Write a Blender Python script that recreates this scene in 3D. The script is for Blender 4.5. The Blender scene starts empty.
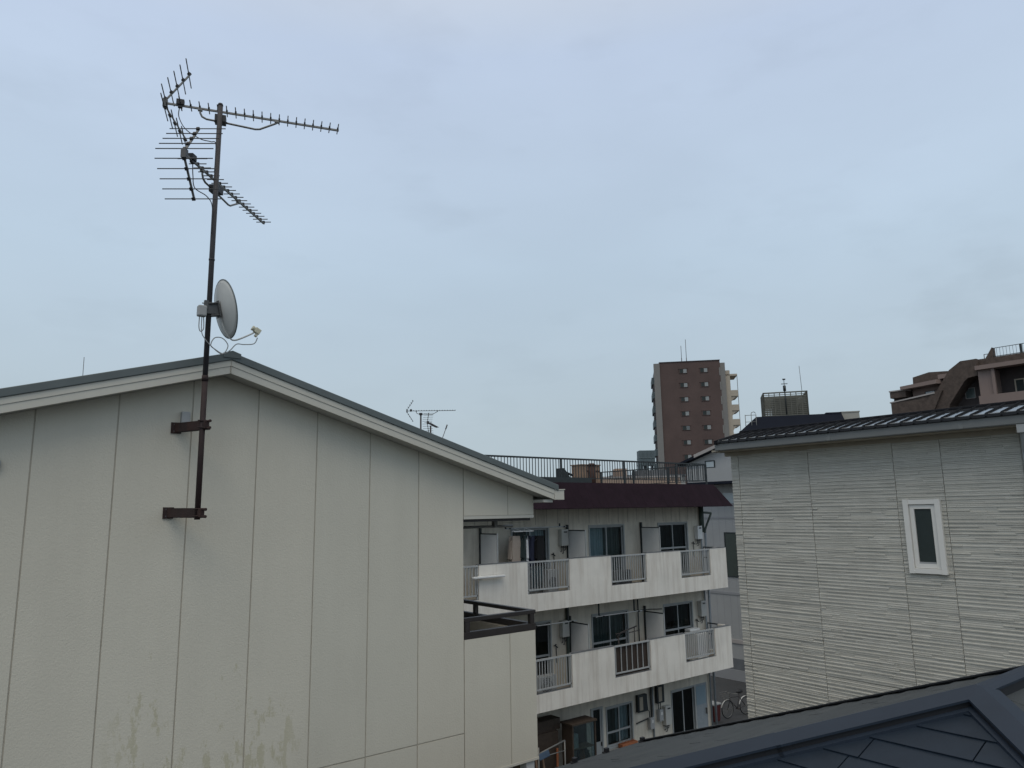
import bpy, bmesh, math, random
from mathutils import Vector, Matrix

random.seed(7)
rad = math.radians
EYE = 8.15                       # eye height above the ground; z below is given relative to the eye
scene = bpy.context.scene
COL = scene.collection

# ------------------------------------------------------------------ camera
F_PX, PITCH, ROLL, YAW = 728.92, 0.172237692, -0.0168771, 0.904974839
fwd = Vector((math.cos(YAW)*math.cos(PITCH), math.sin(YAW)*math.cos(PITCH), math.sin(PITCH)))
rgt = Vector((math.sin(YAW), -math.cos(YAW), 0))
upv = rgt.cross(fwd)
c_, s_ = math.cos(ROLL), math.sin(ROLL)
r2 = c_*rgt + s_*upv
u2 = -s_*rgt + c_*upv
cam = bpy.data.cameras.new('camera')
cam.sensor_width = 36.0
cam.lens = 36.0*F_PX/1024.0
cam.clip_start = 0.05
cam.clip_end = 6000
camo = bpy.data.objects.new('camera', cam)
COL.objects.link(camo)
M = Matrix.Identity(4)
for i in range(3):
    M[i][0], M[i][1], M[i][2] = r2[i], u2[i], -fwd[i]
M[0][3], M[1][3], M[2][3] = 0, 0, EYE
camo.matrix_world = M
scene.camera = camo

# ------------------------------------------------------------------ world: overcast sky
SUN_EL, SUN_AZ = 58, 227          # azimuth measured from +X towards +Y (degrees)
w = bpy.data.worlds.new('World')
scene.world = w
w.use_nodes = True
nt = w.node_tree
nt.nodes.clear()
N, L = nt.nodes.new, nt.links.new
out = N('ShaderNodeOutputWorld')
bg = N('ShaderNodeBackground')
bg.inputs['Strength'].default_value = 0.1
L(bg.outputs[0], out.inputs[0])
sky = N('ShaderNodeTexSky')
sky.sky_type = 'NISHITA'
sky.sun_disc = False
sky.sun_elevation = rad(SUN_EL)
sky.sun_rotation = rad(90-SUN_AZ)
sky.air_density = 1.5
sky.dust_density = 3.0
tc = N('ShaderNodeTexCoord')
sep = N('ShaderNodeSeparateXYZ')
L(tc.outputs['Generated'], sep.inputs[0])
ramp = N('ShaderNodeValToRGB')
cr = ramp.color_ramp
stops = [(0.0, (.425, .515, .570)), (0.12, (.452, .545, .615)), (0.32, (.492, .608, .728)),
         (0.56, (.525, .625, .79)), (0.78, (.70, .70, .68)), (1.0, (.86, .81, .72))]
cr.elements[0].position, cr.elements[0].color = stops[0][0], (*stops[0][1], 1)
cr.elements[1].position, cr.elements[1].color = stops[-1][0], (*stops[-1][1], 1)
for p, c in stops[1:-1]:
    e = cr.elements.new(p)
    e.color = (*c, 1)
L(sep.outputs['Z'], ramp.inputs[0])
# soft cloud mottling
mp = N('ShaderNodeMapping')
mp.inputs['Scale'].default_value = (1.0, 1.0, 2.6)
L(tc.outputs['Generated'], mp.inputs[0])
nz = N('ShaderNodeTexNoise')
nz.inputs['Scale'].default_value = 2.2
nz.inputs['Detail'].default_value = 5
nz.inputs['Roughness'].default_value = 0.5
L(mp.outputs[0], nz.inputs['Vector'])
nr = N('ShaderNodeMapRange')
nr.inputs['From Min'].default_value = 0.3
nr.inputs['From Max'].default_value = 0.7
nr.inputs['To Min'].default_value = 9.5
nr.inputs['To Max'].default_value = 10.5
L(nz.outputs['Fac'], nr.inputs[0])
vm = N('ShaderNodeVectorMath')
vm.operation = 'SCALE'
L(ramp.outputs[0], vm.inputs[0])
n2 = N('ShaderNodeTexNoise')
n2.inputs['Scale'].default_value = 5.5
n2.inputs['Detail'].default_value = 6
n2.inputs['Roughness'].default_value = 0.55
L(mp.outputs[0], n2.inputs['Vector'])
n2r = N('ShaderNodeMapRange')
n2r.inputs['From Min'].default_value = .54
n2r.inputs['From Max'].default_value = .72
n2r.inputs['To Min'].default_value = 1.0
n2r.inputs['To Max'].default_value = .95
L(n2.outputs['Fac'], n2r.inputs[0])
nm = N('ShaderNodeMath')
nm.operation = 'MULTIPLY'
L(nr.outputs[0], nm.inputs[0])
L(n2r.outputs[0], nm.inputs[1])
# one darker cloud low in the sky to the right
CD = (fwd*1.0 + r2*((985-512)/F_PX) - u2*((300-384)/F_PX)).normalized()
dp = N('ShaderNodeVectorMath'); dp.operation = 'DOT_PRODUCT'
nv = N('ShaderNodeVectorMath'); nv.operation = 'NORMALIZE'
L(tc.outputs['Generated'], nv.inputs[0])
L(nv.outputs[0], dp.inputs[0]); dp.inputs[1].default_value = CD
n3 = N('ShaderNodeTexNoise'); n3.inputs['Scale'].default_value = 16; n3.inputs['Detail'].default_value = 5
L(mp.outputs[0], n3.inputs['Vector'])
wob = N('ShaderNodeMath'); wob.operation = 'MULTIPLY_ADD'; wob.inputs[1].default_value = .007
L(n3.outputs['Fac'], wob.inputs[0]); L(dp.outputs['Value'], wob.inputs[2])
cm = N('ShaderNodeMapRange'); cm.interpolation_type = 'SMOOTHSTEP'
cm.inputs['From Min'].default_value = 1.0005; cm.inputs['From Max'].default_value = 1.0042
cm.inputs['To Min'].default_value = 1.0; cm.inputs['To Max'].default_value = .92
L(wob.outputs[0], cm.inputs[0])
nm2 = N('ShaderNodeMath'); nm2.operation = 'MULTIPLY'
L(nm.outputs[0], nm2.inputs[0]); L(cm.outputs[0], nm2.inputs[1])
L(nm2.outputs[0], vm.inputs['Scale'])
mx = N('ShaderNodeMix')
mx.data_type = 'RGBA'
mx.inputs[0].default_value = 0.93
L(sky.outputs[0], mx.inputs[6])
L(vm.outputs[0], mx.inputs[7])
L(mx.outputs[2], bg.inputs[0])

sun = bpy.data.lights.new('sun', 'SUN')
sun.energy = 0.8
sun.angle = rad(40)
sun.color = (1, .92, .80)
suno = bpy.data.objects.new('sun', sun)
COL.objects.link(suno)
sd = Vector((math.cos(rad(SUN_AZ))*math.cos(rad(SUN_EL)), math.sin(rad(SUN_AZ))*math.cos(rad(SUN_EL)), math.sin(rad(SUN_EL))))
suno.rotation_euler = sd.to_track_quat('Z', 'Y').to_euler()
suno.location = (0, 0, 60)

scene.view_settings.view_transform = 'Standard'
scene.view_settings.look = 'None'
scene.view_settings.exposure = 0.07
scene.view_settings.gamma = 1.0
scene.view_settings.use_curve_mapping = False
scene.cycles.max_bounces = 6

# ------------------------------------------------------------------ materials
def mat(name, col, rough=.7, var=.12, vscale=1.5, bump=0, bscale=60, metal=0, spec=.4, streak=0, streak_col=None, sscale=(7, 7, .35), fine=0):
    m = bpy.data.materials.new(name)
    m.use_nodes = True
    t = m.node_tree
    b = t.nodes['Principled BSDF']
    b.inputs['Roughness'].default_value = rough
    b.inputs['Metallic'].default_value = metal
    b.inputs['Specular IOR Level'].default_value = spec
    n, l = t.nodes.new, t.links.new
    co = n('ShaderNodeTexCoord')
    no = n('ShaderNodeTexNoise')
    no.inputs['Scale'].default_value = vscale
    no.inputs['Detail'].default_value = 6
    no.inputs['Roughness'].default_value = .62
    l(co.outputs['Object'], no.inputs['Vector'])
    mr = n('ShaderNodeMapRange')
    mr.inputs['From Min'].default_value = .25
    mr.inputs['From Max'].default_value = .75
    mr.inputs['To Min'].default_value = 1-var
    mr.inputs['To Max'].default_value = 1+var
    l(no.outputs['Fac'], mr.inputs[0])
    v = n('ShaderNodeVectorMath')
    v.operation = 'SCALE'
    v.inputs[0].default_value = col[:3]
    l(mr.outputs[0], v.inputs['Scale'])
    last = v.outputs[0]
    if streak:
        mpn = n('ShaderNodeMapping')
        mpn.inputs['Scale'].default_value = sscale
        l(co.outputs['Object'], mpn.inputs[0])
        n2 = n('ShaderNodeTexNoise')
        n2.inputs['Scale'].default_value = 1.0
        n2.inputs['Detail'].default_value = 5
        n2.inputs['Roughness'].default_value = .65
        l(mpn.outputs[0], n2.inputs['Vector'])
        m2 = n('ShaderNodeMapRange')
        m2.inputs['From Min'].default_value = .46
        m2.inputs['From Max'].default_value = .72
        m2.inputs['To Max'].default_value = streak
        l(n2.outputs['Fac'], m2.inputs[0])
        mix = n('ShaderNodeMix')
        mix.data_type = 'RGBA'
        l(m2.outputs[0], mix.inputs[0])
        l(last, mix.inputs[6])
        mix.inputs[7].default_value = (*(streak_col or tuple(.45*x for x in col[:3])), 1)
        last = mix.outputs[2]
    l(last, b.inputs['Base Color'])
    if bump:
        nb = n('ShaderNodeTexNoise')
        nb.inputs['Scale'].default_value = bscale
        nb.inputs['Detail'].default_value = 4
        l(co.outputs['Object'], nb.inputs['Vector'])
        bp = n('ShaderNodeBump')
        bp.inputs['Strength'].default_value = bump
        bp.inputs['Distance'].default_value = .01
        l(nb.outputs['Fac'], bp.inputs['Height'])
        l(bp.outputs[0], b.inputs['Normal'])
    return m

def glass(name, tint, mixf=.35, rough=.03, refl=.9):
    m = bpy.data.materials.new(name)
    m.use_nodes = True
    t = m.node_tree
    t.nodes.clear()
    n, l = t.nodes.new, t.links.new
    o = n('ShaderNodeOutputMaterial')
    g = n('ShaderNodeBsdfGlossy')
    g.inputs['Roughness'].default_value = rough
    g.inputs['Color'].default_value = (.9, .95, 1, 1)
    tr = n('ShaderNodeBsdfTransparent')
    tr.inputs['Color'].default_value = (*tint, 1)
    fr = n('ShaderNodeFresnel')
    fr.inputs['IOR'].default_value = 1.5
    mr = n('ShaderNodeMath')
    mr.operation = 'MULTIPLY_ADD'
    mr.inputs[1].default_value = refl
    mr.inputs[2].default_value = mixf*.1
    l(fr.outputs[0], mr.inputs[0])
    mx = n('ShaderNodeMixShader')
    l(mr.outputs[0], mx.inputs[0])
    l(tr.outputs[0], mx.inputs[1])
    l(g.outputs[0], mx.inputs[2])
    l(mx.outputs[0], o.inputs[0])
    return m

def cream_wall_material(col):
    m = mat('cream_panel', col, .82, .06, .55, .26, 75, streak=.22, streak_col=tuple(.80*q for q in col), sscale=(2.6, 2.6, .22))
    t = m.node_tree
    n, l = t.nodes.new, t.links.new
    b = t.nodes['Principled BSDF']
    src = b.inputs['Base Color'].links[0].from_socket
    co = n('ShaderNodeTexCoord')
    sx = n('ShaderNodeSeparateXYZ')
    l(co.outputs['Object'], sx.inputs[0])
    mp_ = n('ShaderNodeMapping')
    mp_.inputs['Scale'].default_value = (13, 13, 4.5)
    l(co.outputs['Object'], mp_.inputs[0])
    no = n('ShaderNodeTexNoise')
    no.inputs['Scale'].default_value = 1.0
    no.inputs['Detail'].default_value = 9
    no.inputs['Roughness'].default_value = .72
    l(mp_.outputs[0], no.inputs['Vector'])
    # lichen patches get commoner low down on the wall (object z is height above the ground)
    hz = n('ShaderNodeMapRange')
    hz.inputs['From Min'].default_value = EYE-2.35
    hz.inputs['From Max'].default_value = EYE-.75
    hz.inputs['To Min'].default_value = .47
    hz.inputs['To Max'].default_value = .74
    hz.clamp = False
    l(sx.outputs['Z'], hz.inputs[0])
    big = n('ShaderNodeTexNoise')
    big.inputs['Scale'].default_value = 1.1
    l(co.outputs['Object'], big.inputs['Vector'])
    bm_ = n('ShaderNodeMapRange')
    bm_.inputs['From Min'].default_value = .35
    bm_.inputs['From Max'].default_value = .65
    bm_.inputs['To Min'].default_value = .06
    bm_.inputs['To Max'].default_value = -.06
    l(big.outputs['Fac'], bm_.inputs[0])
    a = n('ShaderNodeMath'); a.operation = 'ADD'
    l(hz.outputs[0], a.inputs[0]); l(bm_.outputs[0], a.inputs[1])
    sub = n('ShaderNodeMath'); sub.operation = 'SUBTRACT'
    l(no.outputs['Fac'], sub.inputs[0]); l(a.outputs[0], sub.inputs[1])
    gate = n('ShaderNodeMapRange')
    gate.inputs['From Min'].default_value = 0
    gate.inputs['From Max'].default_value = .045
    gate.inputs['To Max'].default_value = .55
    l(sub.outputs[0], gate.inputs[0])
    xr = n('ShaderNodeMapRange')
    xr.interpolation_type = 'SMOOTHSTEP'
    xr.inputs['From Min'].default_value = 1.15-2
    xr.inputs['From Max'].default_value = 1.55-2
    l(sx.outputs['X'], xr.inputs[0])
    xr2 = n('ShaderNodeMapRange')
    xr2.interpolation_type = 'SMOOTHSTEP'
    xr2.inputs['From Min'].default_value = 3.1-2
    xr2.inputs['From Max'].default_value = 2.7-2
    l(sx.outputs['X'], xr2.inputs[0])
    m1 = n('ShaderNodeMath'); m1.operation = 'MULTIPLY'
    l(xr.outputs[0], m1.inputs[0]); l(xr2.outputs[0], m1.inputs[1])
    m2 = n('ShaderNodeMath'); m2.operation = 'MULTIPLY'
    l(m1.outputs[0], m2.inputs[0]); l(gate.outputs[0], m2.inputs[1])
    mix = n('ShaderNodeMix'); mix.data_type = 'RGBA'
    l(m2.outputs[0], mix.inputs[0])
    l(src, mix.inputs[6])
    mix.inputs[7].default_value = (.42, .39, .255, 1)
    l(mix.outputs[2], b.inputs['Base Color'])
    return m

cream = cream_wall_material((.60, .566, .474))
cream_b = cream_wall_material((.582, .555, .468))
seam = mat('joint_sealant', (.40, .365, .30), .8, .15, 6)
board = mat('bargeboard_paint', (.56, .54, .47), .6, .05, 3)
soffit_m = mat('soffit_board', (.465, .455, .41), .8, .06, 3)
roof_grey = mat('grey_roof_metal', (.115, .135, .135), .5, .1, 4)
white_paint = mat('white_paint', (.62, .62, .60), .5, .06, 4)
dark_brown = mat('dark_brown_metal', (.030, .025, .023), .45, .2, 6)
rust_pole = mat('rusty_pole', (.036, .025, .025), .7, .3, 14, .2, 80, streak=.7, streak_col=(.06, .030, .024), spec=.25)
pole_grey = mat('weathered_pole', (.048, .045, .048), .6, .2, 12, streak=.5, streak_col=(.06, .045, .04))
alu = mat('dull_aluminium', (.19, .19, .18), .45, .12, 20, metal=.35)
alu_dark = mat('grey_aluminium', (.10, .10, .10), .5, .15, 20, metal=.3)
black_plastic = mat('black_plastic', (.022, .022, .024), .5, .1, 10)
grey_plastic = mat('grey_plastic', (.34, .35, .35), .6, .08, 10)
dish_m = mat('dish_paint', (.55, .56, .54), .55, .08, 8)
lnb_m = mat('aged_plastic', (.55, .54, .42), .6, .1, 10)
cable_m = mat('grey_cable', (.30, .31, .31), .7, .1, 10)
cable_dk = mat('black_cable', (.06, .06, .065), .7, .1, 10)

slate = mat('navy_slate', (.013, .021, .033), .52, .18, 5, .10, 240, spec=.2)
slate_cap = mat('navy_cap_metal', (.019, .028, .043), .55, .10, 4, spec=.22)
slate_grey = mat('sheen_grey_slate', (.034, .040, .042), .62, .22, 3, .3, 160, spec=.4, streak=.4, streak_col=(.075, .080, .080), sscale=(.5, 6, 1))  # paler than the navy slates: grazing sky reflection put into the colour
black_trim = mat('black_trim', (.012, .013, .016), .6, .1, 6)
render_wall = mat('beige_render', (.50, .48, .43), .85, .08, 2, .2, 50)

siding = mat('ribbed_siding', (.48, .465, .41), .85, .10, 3.2, .3, 90)
siding_warm = mat('ribbed_siding_warm', (.51, .495, .44), .85, .10, 3.2, .3, 90)
siding_dim = mat('ribbed_siding_grey', (.45, .435, .385), .85, .10, 3.2, .3, 90)
gutter_m = mat('grey_gutter', (.19, .195, .19), .5, .06, 3)
fascia_m = mat('brown_fascia', (.34, .30, .235), .7, .1, 5)
tile_m = mat('black_glazed_tile', (.010, .011, .013), .12, .1, 9, spec=.55)
upvc = mat('white_window_frame', (.72, .705, .66), .4, .03, 6)

apt_wall = mat('apartment_render', (.60, .56, .475), .85, .13, 1.8, .15, 40, streak=.5, streak_col=(.27, .24, .20), sscale=(4, 4, .5))
parapet_m = mat('stained_white_paint', (.74, .71, .645), .8, .10, 1.3, .15, 40, streak=.6, streak_col=(.44, .385, .32), sscale=(4.2, 4.2, .36))
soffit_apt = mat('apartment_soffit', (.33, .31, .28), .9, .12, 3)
mansard_m = mat('maroon_metal_roof', (.017, .0085, .0135), .8, .25, 2.5, spec=.12)
rail_dark = mat('dark_railing', (.026, .032, .034), .5, .2, 12)
rail_m = mat('aluminium_railing', (.37, .385, .385), .5, .1, 9)
brown_board = mat('brown_screen', (.045, .032, .024), .7, .25, 8)
frame_alu = mat('window_aluminium', (.32, .34, .34), .45, .08, 9)
partition_m = mat('partition_board', (.66, .67, .66), .7, .05, 4)
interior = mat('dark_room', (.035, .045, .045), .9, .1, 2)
curtain_m = mat('pale_curtain', (.46, .54, .58), .9, .08, 6)
curtain_dk = mat('grey_green_curtain', (.13, .16, .155), .9, .1, 6)
glass_m = glass('window_glass', (.62, .70, .70), .2, .05, .5)
glass_dk = glass('dark_window_glass', (.25, .32, .32), .2, .05, .35)
heater_m = mat('heater_enamel', (.46, .46, .43), .5, .06, 6)
heater_w = mat('white_heater_enamel', (.70, .70, .68), .45, .04, 6)
pipe_green = mat('dark_green_pipe', (.055, .075, .065), .6, .2, 8)
pipe_grey = mat('grey_pipe', (.26, .29, .31), .5, .12, 8)
conc = mat('concrete', (.33, .33, .315), .9, .15, 2, .2, 40)
conc_dk = mat('dark_concrete', (.13, .14, .15), .9, .2, 2)
asphalt = mat('asphalt', (.045, .047, .05), .75, .2, .8, .3, 90)
wood_dk = mat('dark_wood', (.05, .036, .026), .7, .3, 8)
wood_tan = mat('tan_wood', (.26, .18, .125), .8, .25, 4, streak=.5, streak_col=(.22, .105, .065), sscale=(6, 6, 1))
terracotta = mat('terracotta', (.33, .12, .055), .8, .2, 10)

grey_wall = mat('grey_metal_siding', (.33, .335, .335), .6, .06, 1.2)
grey_low = mat('grey_siding_lower', (.27, .275, .285), .6, .06, 1.2)
brick_dk = mat('brown_tile', (.095, .064, .057), .75, .2, .25, streak=.3, streak_col=(.09, .06, .055), sscale=(.5, .5, .08))
tower_conc = mat('tower_concrete', (.21, .205, .195), .85, .08, .2)
tower_beige = mat('beige_concrete', (.42, .37, .30), .85, .06, .3)
navy_roof = mat('navy_metal_roof', (.014, .017, .026), .85, .12, .6, spec=.1)
olive = mat('olive_louver', (.125, .125, .105), .6, .12, 1)
beige_box = mat('beige_panel', (.36, .35, .31), .7, .06, 1)
terr_brown = mat('brown_mottled_tile', (.085, .064, .053), .85, .4, 2.6)
terr_pink = mat('pinkish_render', (.23, .175, .155), .8, .06, .5)
terr_edge = mat('pale_coping', (.36, .335, .32), .8, .06, .5)
terr_dark = mat('dark_tile', (.065, .055, .055), .8, .15, 1)
tan_wall = mat('tan_render', (.33, .245, .19), .85, .08, 1)
tank_m = mat('tank_paint', (.095, .125, .135), .6, .15, .6)

# ------------------------------------------------------------------ mesh builder
ORIGIN = {}

class MB:
    def __init__(self):
        self.bm = bmesh.new()
    def face(self, pts, mi=0):
        vs = [self.bm.verts.new(p) for p in pts]
        f = self.bm.faces.new(vs)
        f.material_index = mi
        return f
    def hexa(self, p, mi=0):
        v = [self.bm.verts.new(q) for q in p]
        for idx in ((0, 3, 2, 1), (4, 5, 6, 7), (0, 1, 5, 4), (1, 2, 6, 5), (2, 3, 7, 6), (3, 0, 4, 7)):
            f = self.bm.faces.new([v[i] for i in idx])
            f.material_index = mi
        return self
    def box(self, x0, x1, y0, y1, z0, z1, mi=0):
        return self.hexa([(x0, y0, z0), (x1, y0, z0), (x1, y1, z0), (x0, y1, z0),
                          (x0, y0, z1), (x1, y0, z1), (x1, y1, z1), (x0, y1, z1)], mi)
    def prism(self, poly, axis, a, b, mi=0):
        def P(q, t):
            if axis == 'y': return (q[0], t, q[1])
            if axis == 'x': return (t, q[0], q[1])
            return (q[0], q[1], t)
        A = [self.bm.verts.new(P(q, a)) for q in poly]
        B = [self.bm.verts.new(P(q, b)) for q in poly]
        n = len(poly)
        for fs in (A, B[::-1]):
            f = self.bm.faces.new(fs); f.material_index = mi
        for i in range(n):
            f = self.bm.faces.new((A[i], A[(i+1) % n], B[(i+1) % n], B[i]))
            f.material_index = mi
        return self
    def tube(self, pts, r, n=8, mi=0, closed=False):
        pts = [Vector(p) for p in pts]
        rings = []
        N_ = len(pts)
        ref = None
        for i, p in enumerate(pts):
            if closed:
                t = pts[(i+1) % N_]-pts[i-1]
            else:
                t = pts[min(i+1, N_-1)]-pts[max(i-1, 0)]
            t.normalize()
            if ref is None:
                ref = Vector((0, 0, 1)) if abs(t.z) < .9 else Vector((1, 0, 0))
            a = (ref - t*ref.dot(t)).normalized()
            ref = a
            b = t.cross(a)
            rr = r[i] if isinstance(r, (list, tuple)) else r
            rings.append([self.bm.verts.new(p + rr*(math.cos(2*math.pi*k/n)*a + math.sin(2*math.pi*k/n)*b)) for k in range(n)])
        for i in range(N_ if closed else N_-1):
            A, B = rings[i], rings[(i+1) % N_]
            for k in range(n):
                f = self.bm.faces.new((A[k], A[(k+1) % n], B[(k+1) % n], B[k]))
                f.material_index = mi
                f.smooth = n > 4
        if not closed:
            for R in (rings[0][::-1], rings[-1]):
                f = self.bm.faces.new(R); f.material_index = mi
        return self
    def obox(self, c, ax, ay, az, hx, hy, hz, mi=0):
        c, ax, ay, az = Vector(c), Vector(ax)*hx, Vector(ay)*hy, Vector(az)*hz
        return self.hexa([c-ax-ay-az, c+ax-ay-az, c+ax+ay-az, c-ax+ay-az, c-ax-ay+az, c+ax-ay+az, c+ax+ay+az, c-ax+ay+az], mi)
    def build(self, name, mats, parent=None, bevel=0, off=EYE, raw=False, flip=True):
        bm = self.bm
        if flip: bmesh.ops.recalc_face_normals(bm, faces=bm.faces)
        o0 = ORIGIN.get(parent.name, Vector((0, 0, 0))) if parent else Vector((0, 0, 0))
        if raw:
            o0 = Vector((0, 0, 0)); off = 0
        for v in bm.verts:
            v.co = v.co + Vector((0, 0, off)) - o0
        me = bpy.data.meshes.new(name)
        bm.to_mesh(me)
        bm.free()
        if not isinstance(mats, (list, tuple)):
            mats = [mats]
        for m in mats:
            me.materials.append(m)
        o = bpy.data.objects.new(name, me)
        COL.objects.link(o)
        if parent:
            o.parent = parent
            ORIGIN[o.name] = o0
        if bevel:
            bv = o.modifiers.new('bevel', 'BEVEL')
            bv.width = bevel
            bv.segments = 2
            bv.limit_method = 'ANGLE'
        return o

def tag(o, label, cat=None, group=None, kind=None):
    if label: o['label'] = label
    if cat: o['category'] = cat
    if group: o['group'] = group
    if kind: o['kind'] = kind
    return o

def thing(name, loc, label, cat, group=None):
    """An Empty at the thing's base; loc uses eye-relative z."""
    o = bpy.data.objects.new(name, None)
    o.empty_display_size = .3
    COL.objects.link(o)
    o.location = (loc[0], loc[1], loc[2]+EYE)
    ORIGIN[o.name] = Vector(o.location)
    return tag(o, label, cat, group)

GZ = -EYE    # ground level

def structure(o):
    o['kind'] = 'structure'
    return o

# ------------------------------------------------------------------ ground
m = MB()
m.face([(-1500, -1500, GZ), (2500, -1500, GZ), (2500, 2500, GZ), (-1500, 2500, GZ)])
structure(m.build('ground', asphalt))

# ------------------------------------------------------------------ window helpers
def cells(mb, axis, pos, thick, a0, a1, z0, z1, holes, mi=0):
    """a wall sheet on a plane y=pos (axis 'y') or x=pos ('x') with rectangular holes."""
    A = sorted(set([a0, a1] + [h[0] for h in holes] + [h[1] for h in holes]))
    Z = sorted(set([z0, z1] + [h[2] for h in holes] + [h[3] for h in holes]))
    A = [a for a in A if a0 <= a <= a1]
    Z = [z for z in Z if z0 <= z <= z1]
    def hole(a, z):
        return any(h[0] < a < h[1] and h[2] < z < h[3] for h in holes)
    for i in range(len(A)-1):
        j = 0
        while j < len(Z)-1:
            ac = (A[i]+A[i+1])/2
            if hole(ac, (Z[j]+Z[j+1])/2):
                j += 1; continue
            k = j
            while k+1 < len(Z)-1 and not hole(ac, (Z[k+1]+Z[k+2])/2):
                k += 1
            if axis == 'y':
                mb.box(A[i], A[i+1], pos, pos+thick, Z[j], Z[k+1], mi)
            else:
                mb.box(pos, pos+thick, A[i], A[i+1], Z[j], Z[k+1], mi)
            j = k+1

def sliding_window(parent, x0, x1, z0, z1, y, curtains=(None, None), midrail=None, gm=None, back=.5, split=.5, open_left=0):
    """aluminium sliding window set in an opening of a wall facing -Y at y."""
    f = MB()
    t = .045
    f.box(x0, x1, y-.02, y+.10, z1-t, z1)
    f.box(x0, x1, y-.02, y+.10, z0, z0+t)
    f.box(x0, x0+t, y-.02, y+.10, z0+t, z1-t)
    f.box(x1-t, x1, y-.02, y+.10, z0+t, z1-t)
    win = f.build('window', frame_alu, parent)
    xm = x0+(x1-x0)*split
    s = MB()
    for k, (a, b, yy) in enumerate(((x0+t, xm+.02, y+.02), (xm-.02, x1-t, y+.055))):
        s.box(a, b, yy, yy+.03, z1-t-.05, z1-t-.002)
        s.box(a, b, yy, yy+.03, z0+t+.002, z0+t+.07)
        s.box(a, a+.04, yy, yy+.03, z0+t+.07, z1-t-.05)
        s.box(b-.04, b, yy, yy+.03, z0+t+.07, z1-t-.05)
        if midrail:
            s.box(a+.04, b-.04, yy, yy+.03, midrail-.03, midrail+.03)
    s.build('sash', frame_alu, win)
    g = MB()
    g.face([(x0+t, y+.035, z0+t), (xm, y+.035, z0+t), (xm, y+.035, z1-t), (x0+t, y+.035, z1-t)])
    g.face([(xm, y+.07, z0+t), (x1-t, y+.07, z0+t), (x1-t, y+.07, z1-t), (xm, y+.07, z1-t)])
    g.build('pane', gm or glass_m, win, flip=False)
    for k, cm in enumerate(curtains):
        if not cm:
            continue
        a, b = (x0+t, xm) if k == 0 else (xm, x1-t)
        c = MB()
        n = 40
        for i in range(n):
            xa, xb = a+(b-a)*i/n, a+(b-a)*(i+1)/n
            ya = y+.22+.03*math.sin(i*1.1)+.012*math.sin(i*2.7)
            yb = y+.22+.03*math.sin((i+1)*1.1)+.012*math.sin((i+1)*2.7)
            ff = c.face([(xa, ya, z0+.08), (xb, yb, z0+.08), (xb, yb, z1-.04), (xa, ya, z1-.04)])
            ff.smooth = True
        c.build('curtain', cm, win)
    return win

# ================================================================== gabled house on the left
YL = 7.10
RX = 2.06
SEAMS = [-1.75, -1.24, -.635, -.03, .582, 1.193, 1.803, 2.414, 3.025, 3.628, 4.23, 4.83]
def zs(x, top=1.345):
    return top - (.297*(x-RX) if x > RX else .287*(RX-x))
house = thing('gabled_house', (2, 10, GZ), 'cream panel clad house with low grey gable roof, filling the left foreground', 'house')
m = MB()
# joint backing and house body
m.prism([(-1.75, GZ), (4.83, GZ), (4.83, zs(4.83)-.03), (RX, zs(RX)-.03), (-1.75, zs(-1.75)-.03)], 'y', YL+.0045, 14.0, 1)
def panel(x0, x1, z0, zt=None, y=YL, th=.012, cut=None):
    g = .006
    a, b = x0+g, x1-g
    if zt is None:
        pts = [(a, z0), (b, z0), (b, zs(b)-.03)]
        if a < RX < b:
            pts.append((RX, zs(RX)-.03))
        pts.append((a, zs(a)-.03))
    else:
        pts = [(a, z0), (b, z0), (b, zt), (a, zt)]
    m.prism(pts, 'y', y, y+th+.001, 4 if int(abs(x0)*1000) % 3 == 1 else 0)
for i in range(len(SEAMS)-1):
    panel(SEAMS[i], SEAMS[i+1], -2.40)
    panel(SEAMS[i], SEAMS[i+1], -5.3, -2.414)
    panel(SEAMS[i], SEAMS[i+1], GZ+.3, -5.314)
m.build('wall', [cream, seam, cream, cream, cream_b], house)
# the storey above the balcony, oversailing on the right
m = MB()
m.prism([(4.833, -.052), (5.87, -.052), (5.87, zs(5.87)-.03), (4.833, zs(4.833)-.032)], 'y', YL+.0045, 9.6, 1)
for a, b in ((4.83, 5.48), (5.48, 5.8775)):
    panel(a, b, -.048)
m.box(5.8705, 5.8825, YL, 9.6, -.052, zs(5.87)-.03, 0)
m.box(4.833, 5.8825, YL-.004, 9.6, -.088, -.053, 2)
m.box(4.835, 5.85, YL+.03, 9.55, -.12, -.0885, 3)
m.build('oversailing_storey', [cream, seam, board, dark_brown, cream_b], house)
# balcony below
m = MB()
for (a, b) in ((4.83, 5.48), (5.48, 5.8775)):
    panel(a, b, -2.86, -1.425)
m.box(4.833, 5.865, YL+.0045, YL+.12, -2.86, -1.427, 1)
m.box(5.76, 5.865, YL+.12, 9.6, -2.86, -1.425, 1)
m.box(5.8655, 5.8775, YL+.012, 9.6, -2.86, -1.425, 0)
m.box(4.833, 5.76, YL+.12, 9.6, -2.86, -2.55, 3)
m.box(4.833, 5.8725, 9.6, 9.7, -2.86, -1.425, 0)
m.box(4.833, 5.885, YL-.006, 9.6, -2.885, -2.861, 2)
m.build('balcony', [cream, seam, board, soffit_m, cream_b], house)
m = MB()
m.box(5.72, 5.84, YL+.03, YL+.15, GZ, -2.886)
m.build('balcony_post', white_paint, house)
m = MB()
yr = YL+.0
for z0, z1 in ((-1.235, -1.19), (-1.424, -1.345)):
    m.box(4.836, 5.885, yr, yr+.06, z0, z1)
    m.box(5.825, 5.885, yr+.06, 9.6, z0, z1)
for x in (4.85, 5.80):
    m.box(x, x+.065, yr+.002, yr+.055, -1.345, -1.235)
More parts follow.
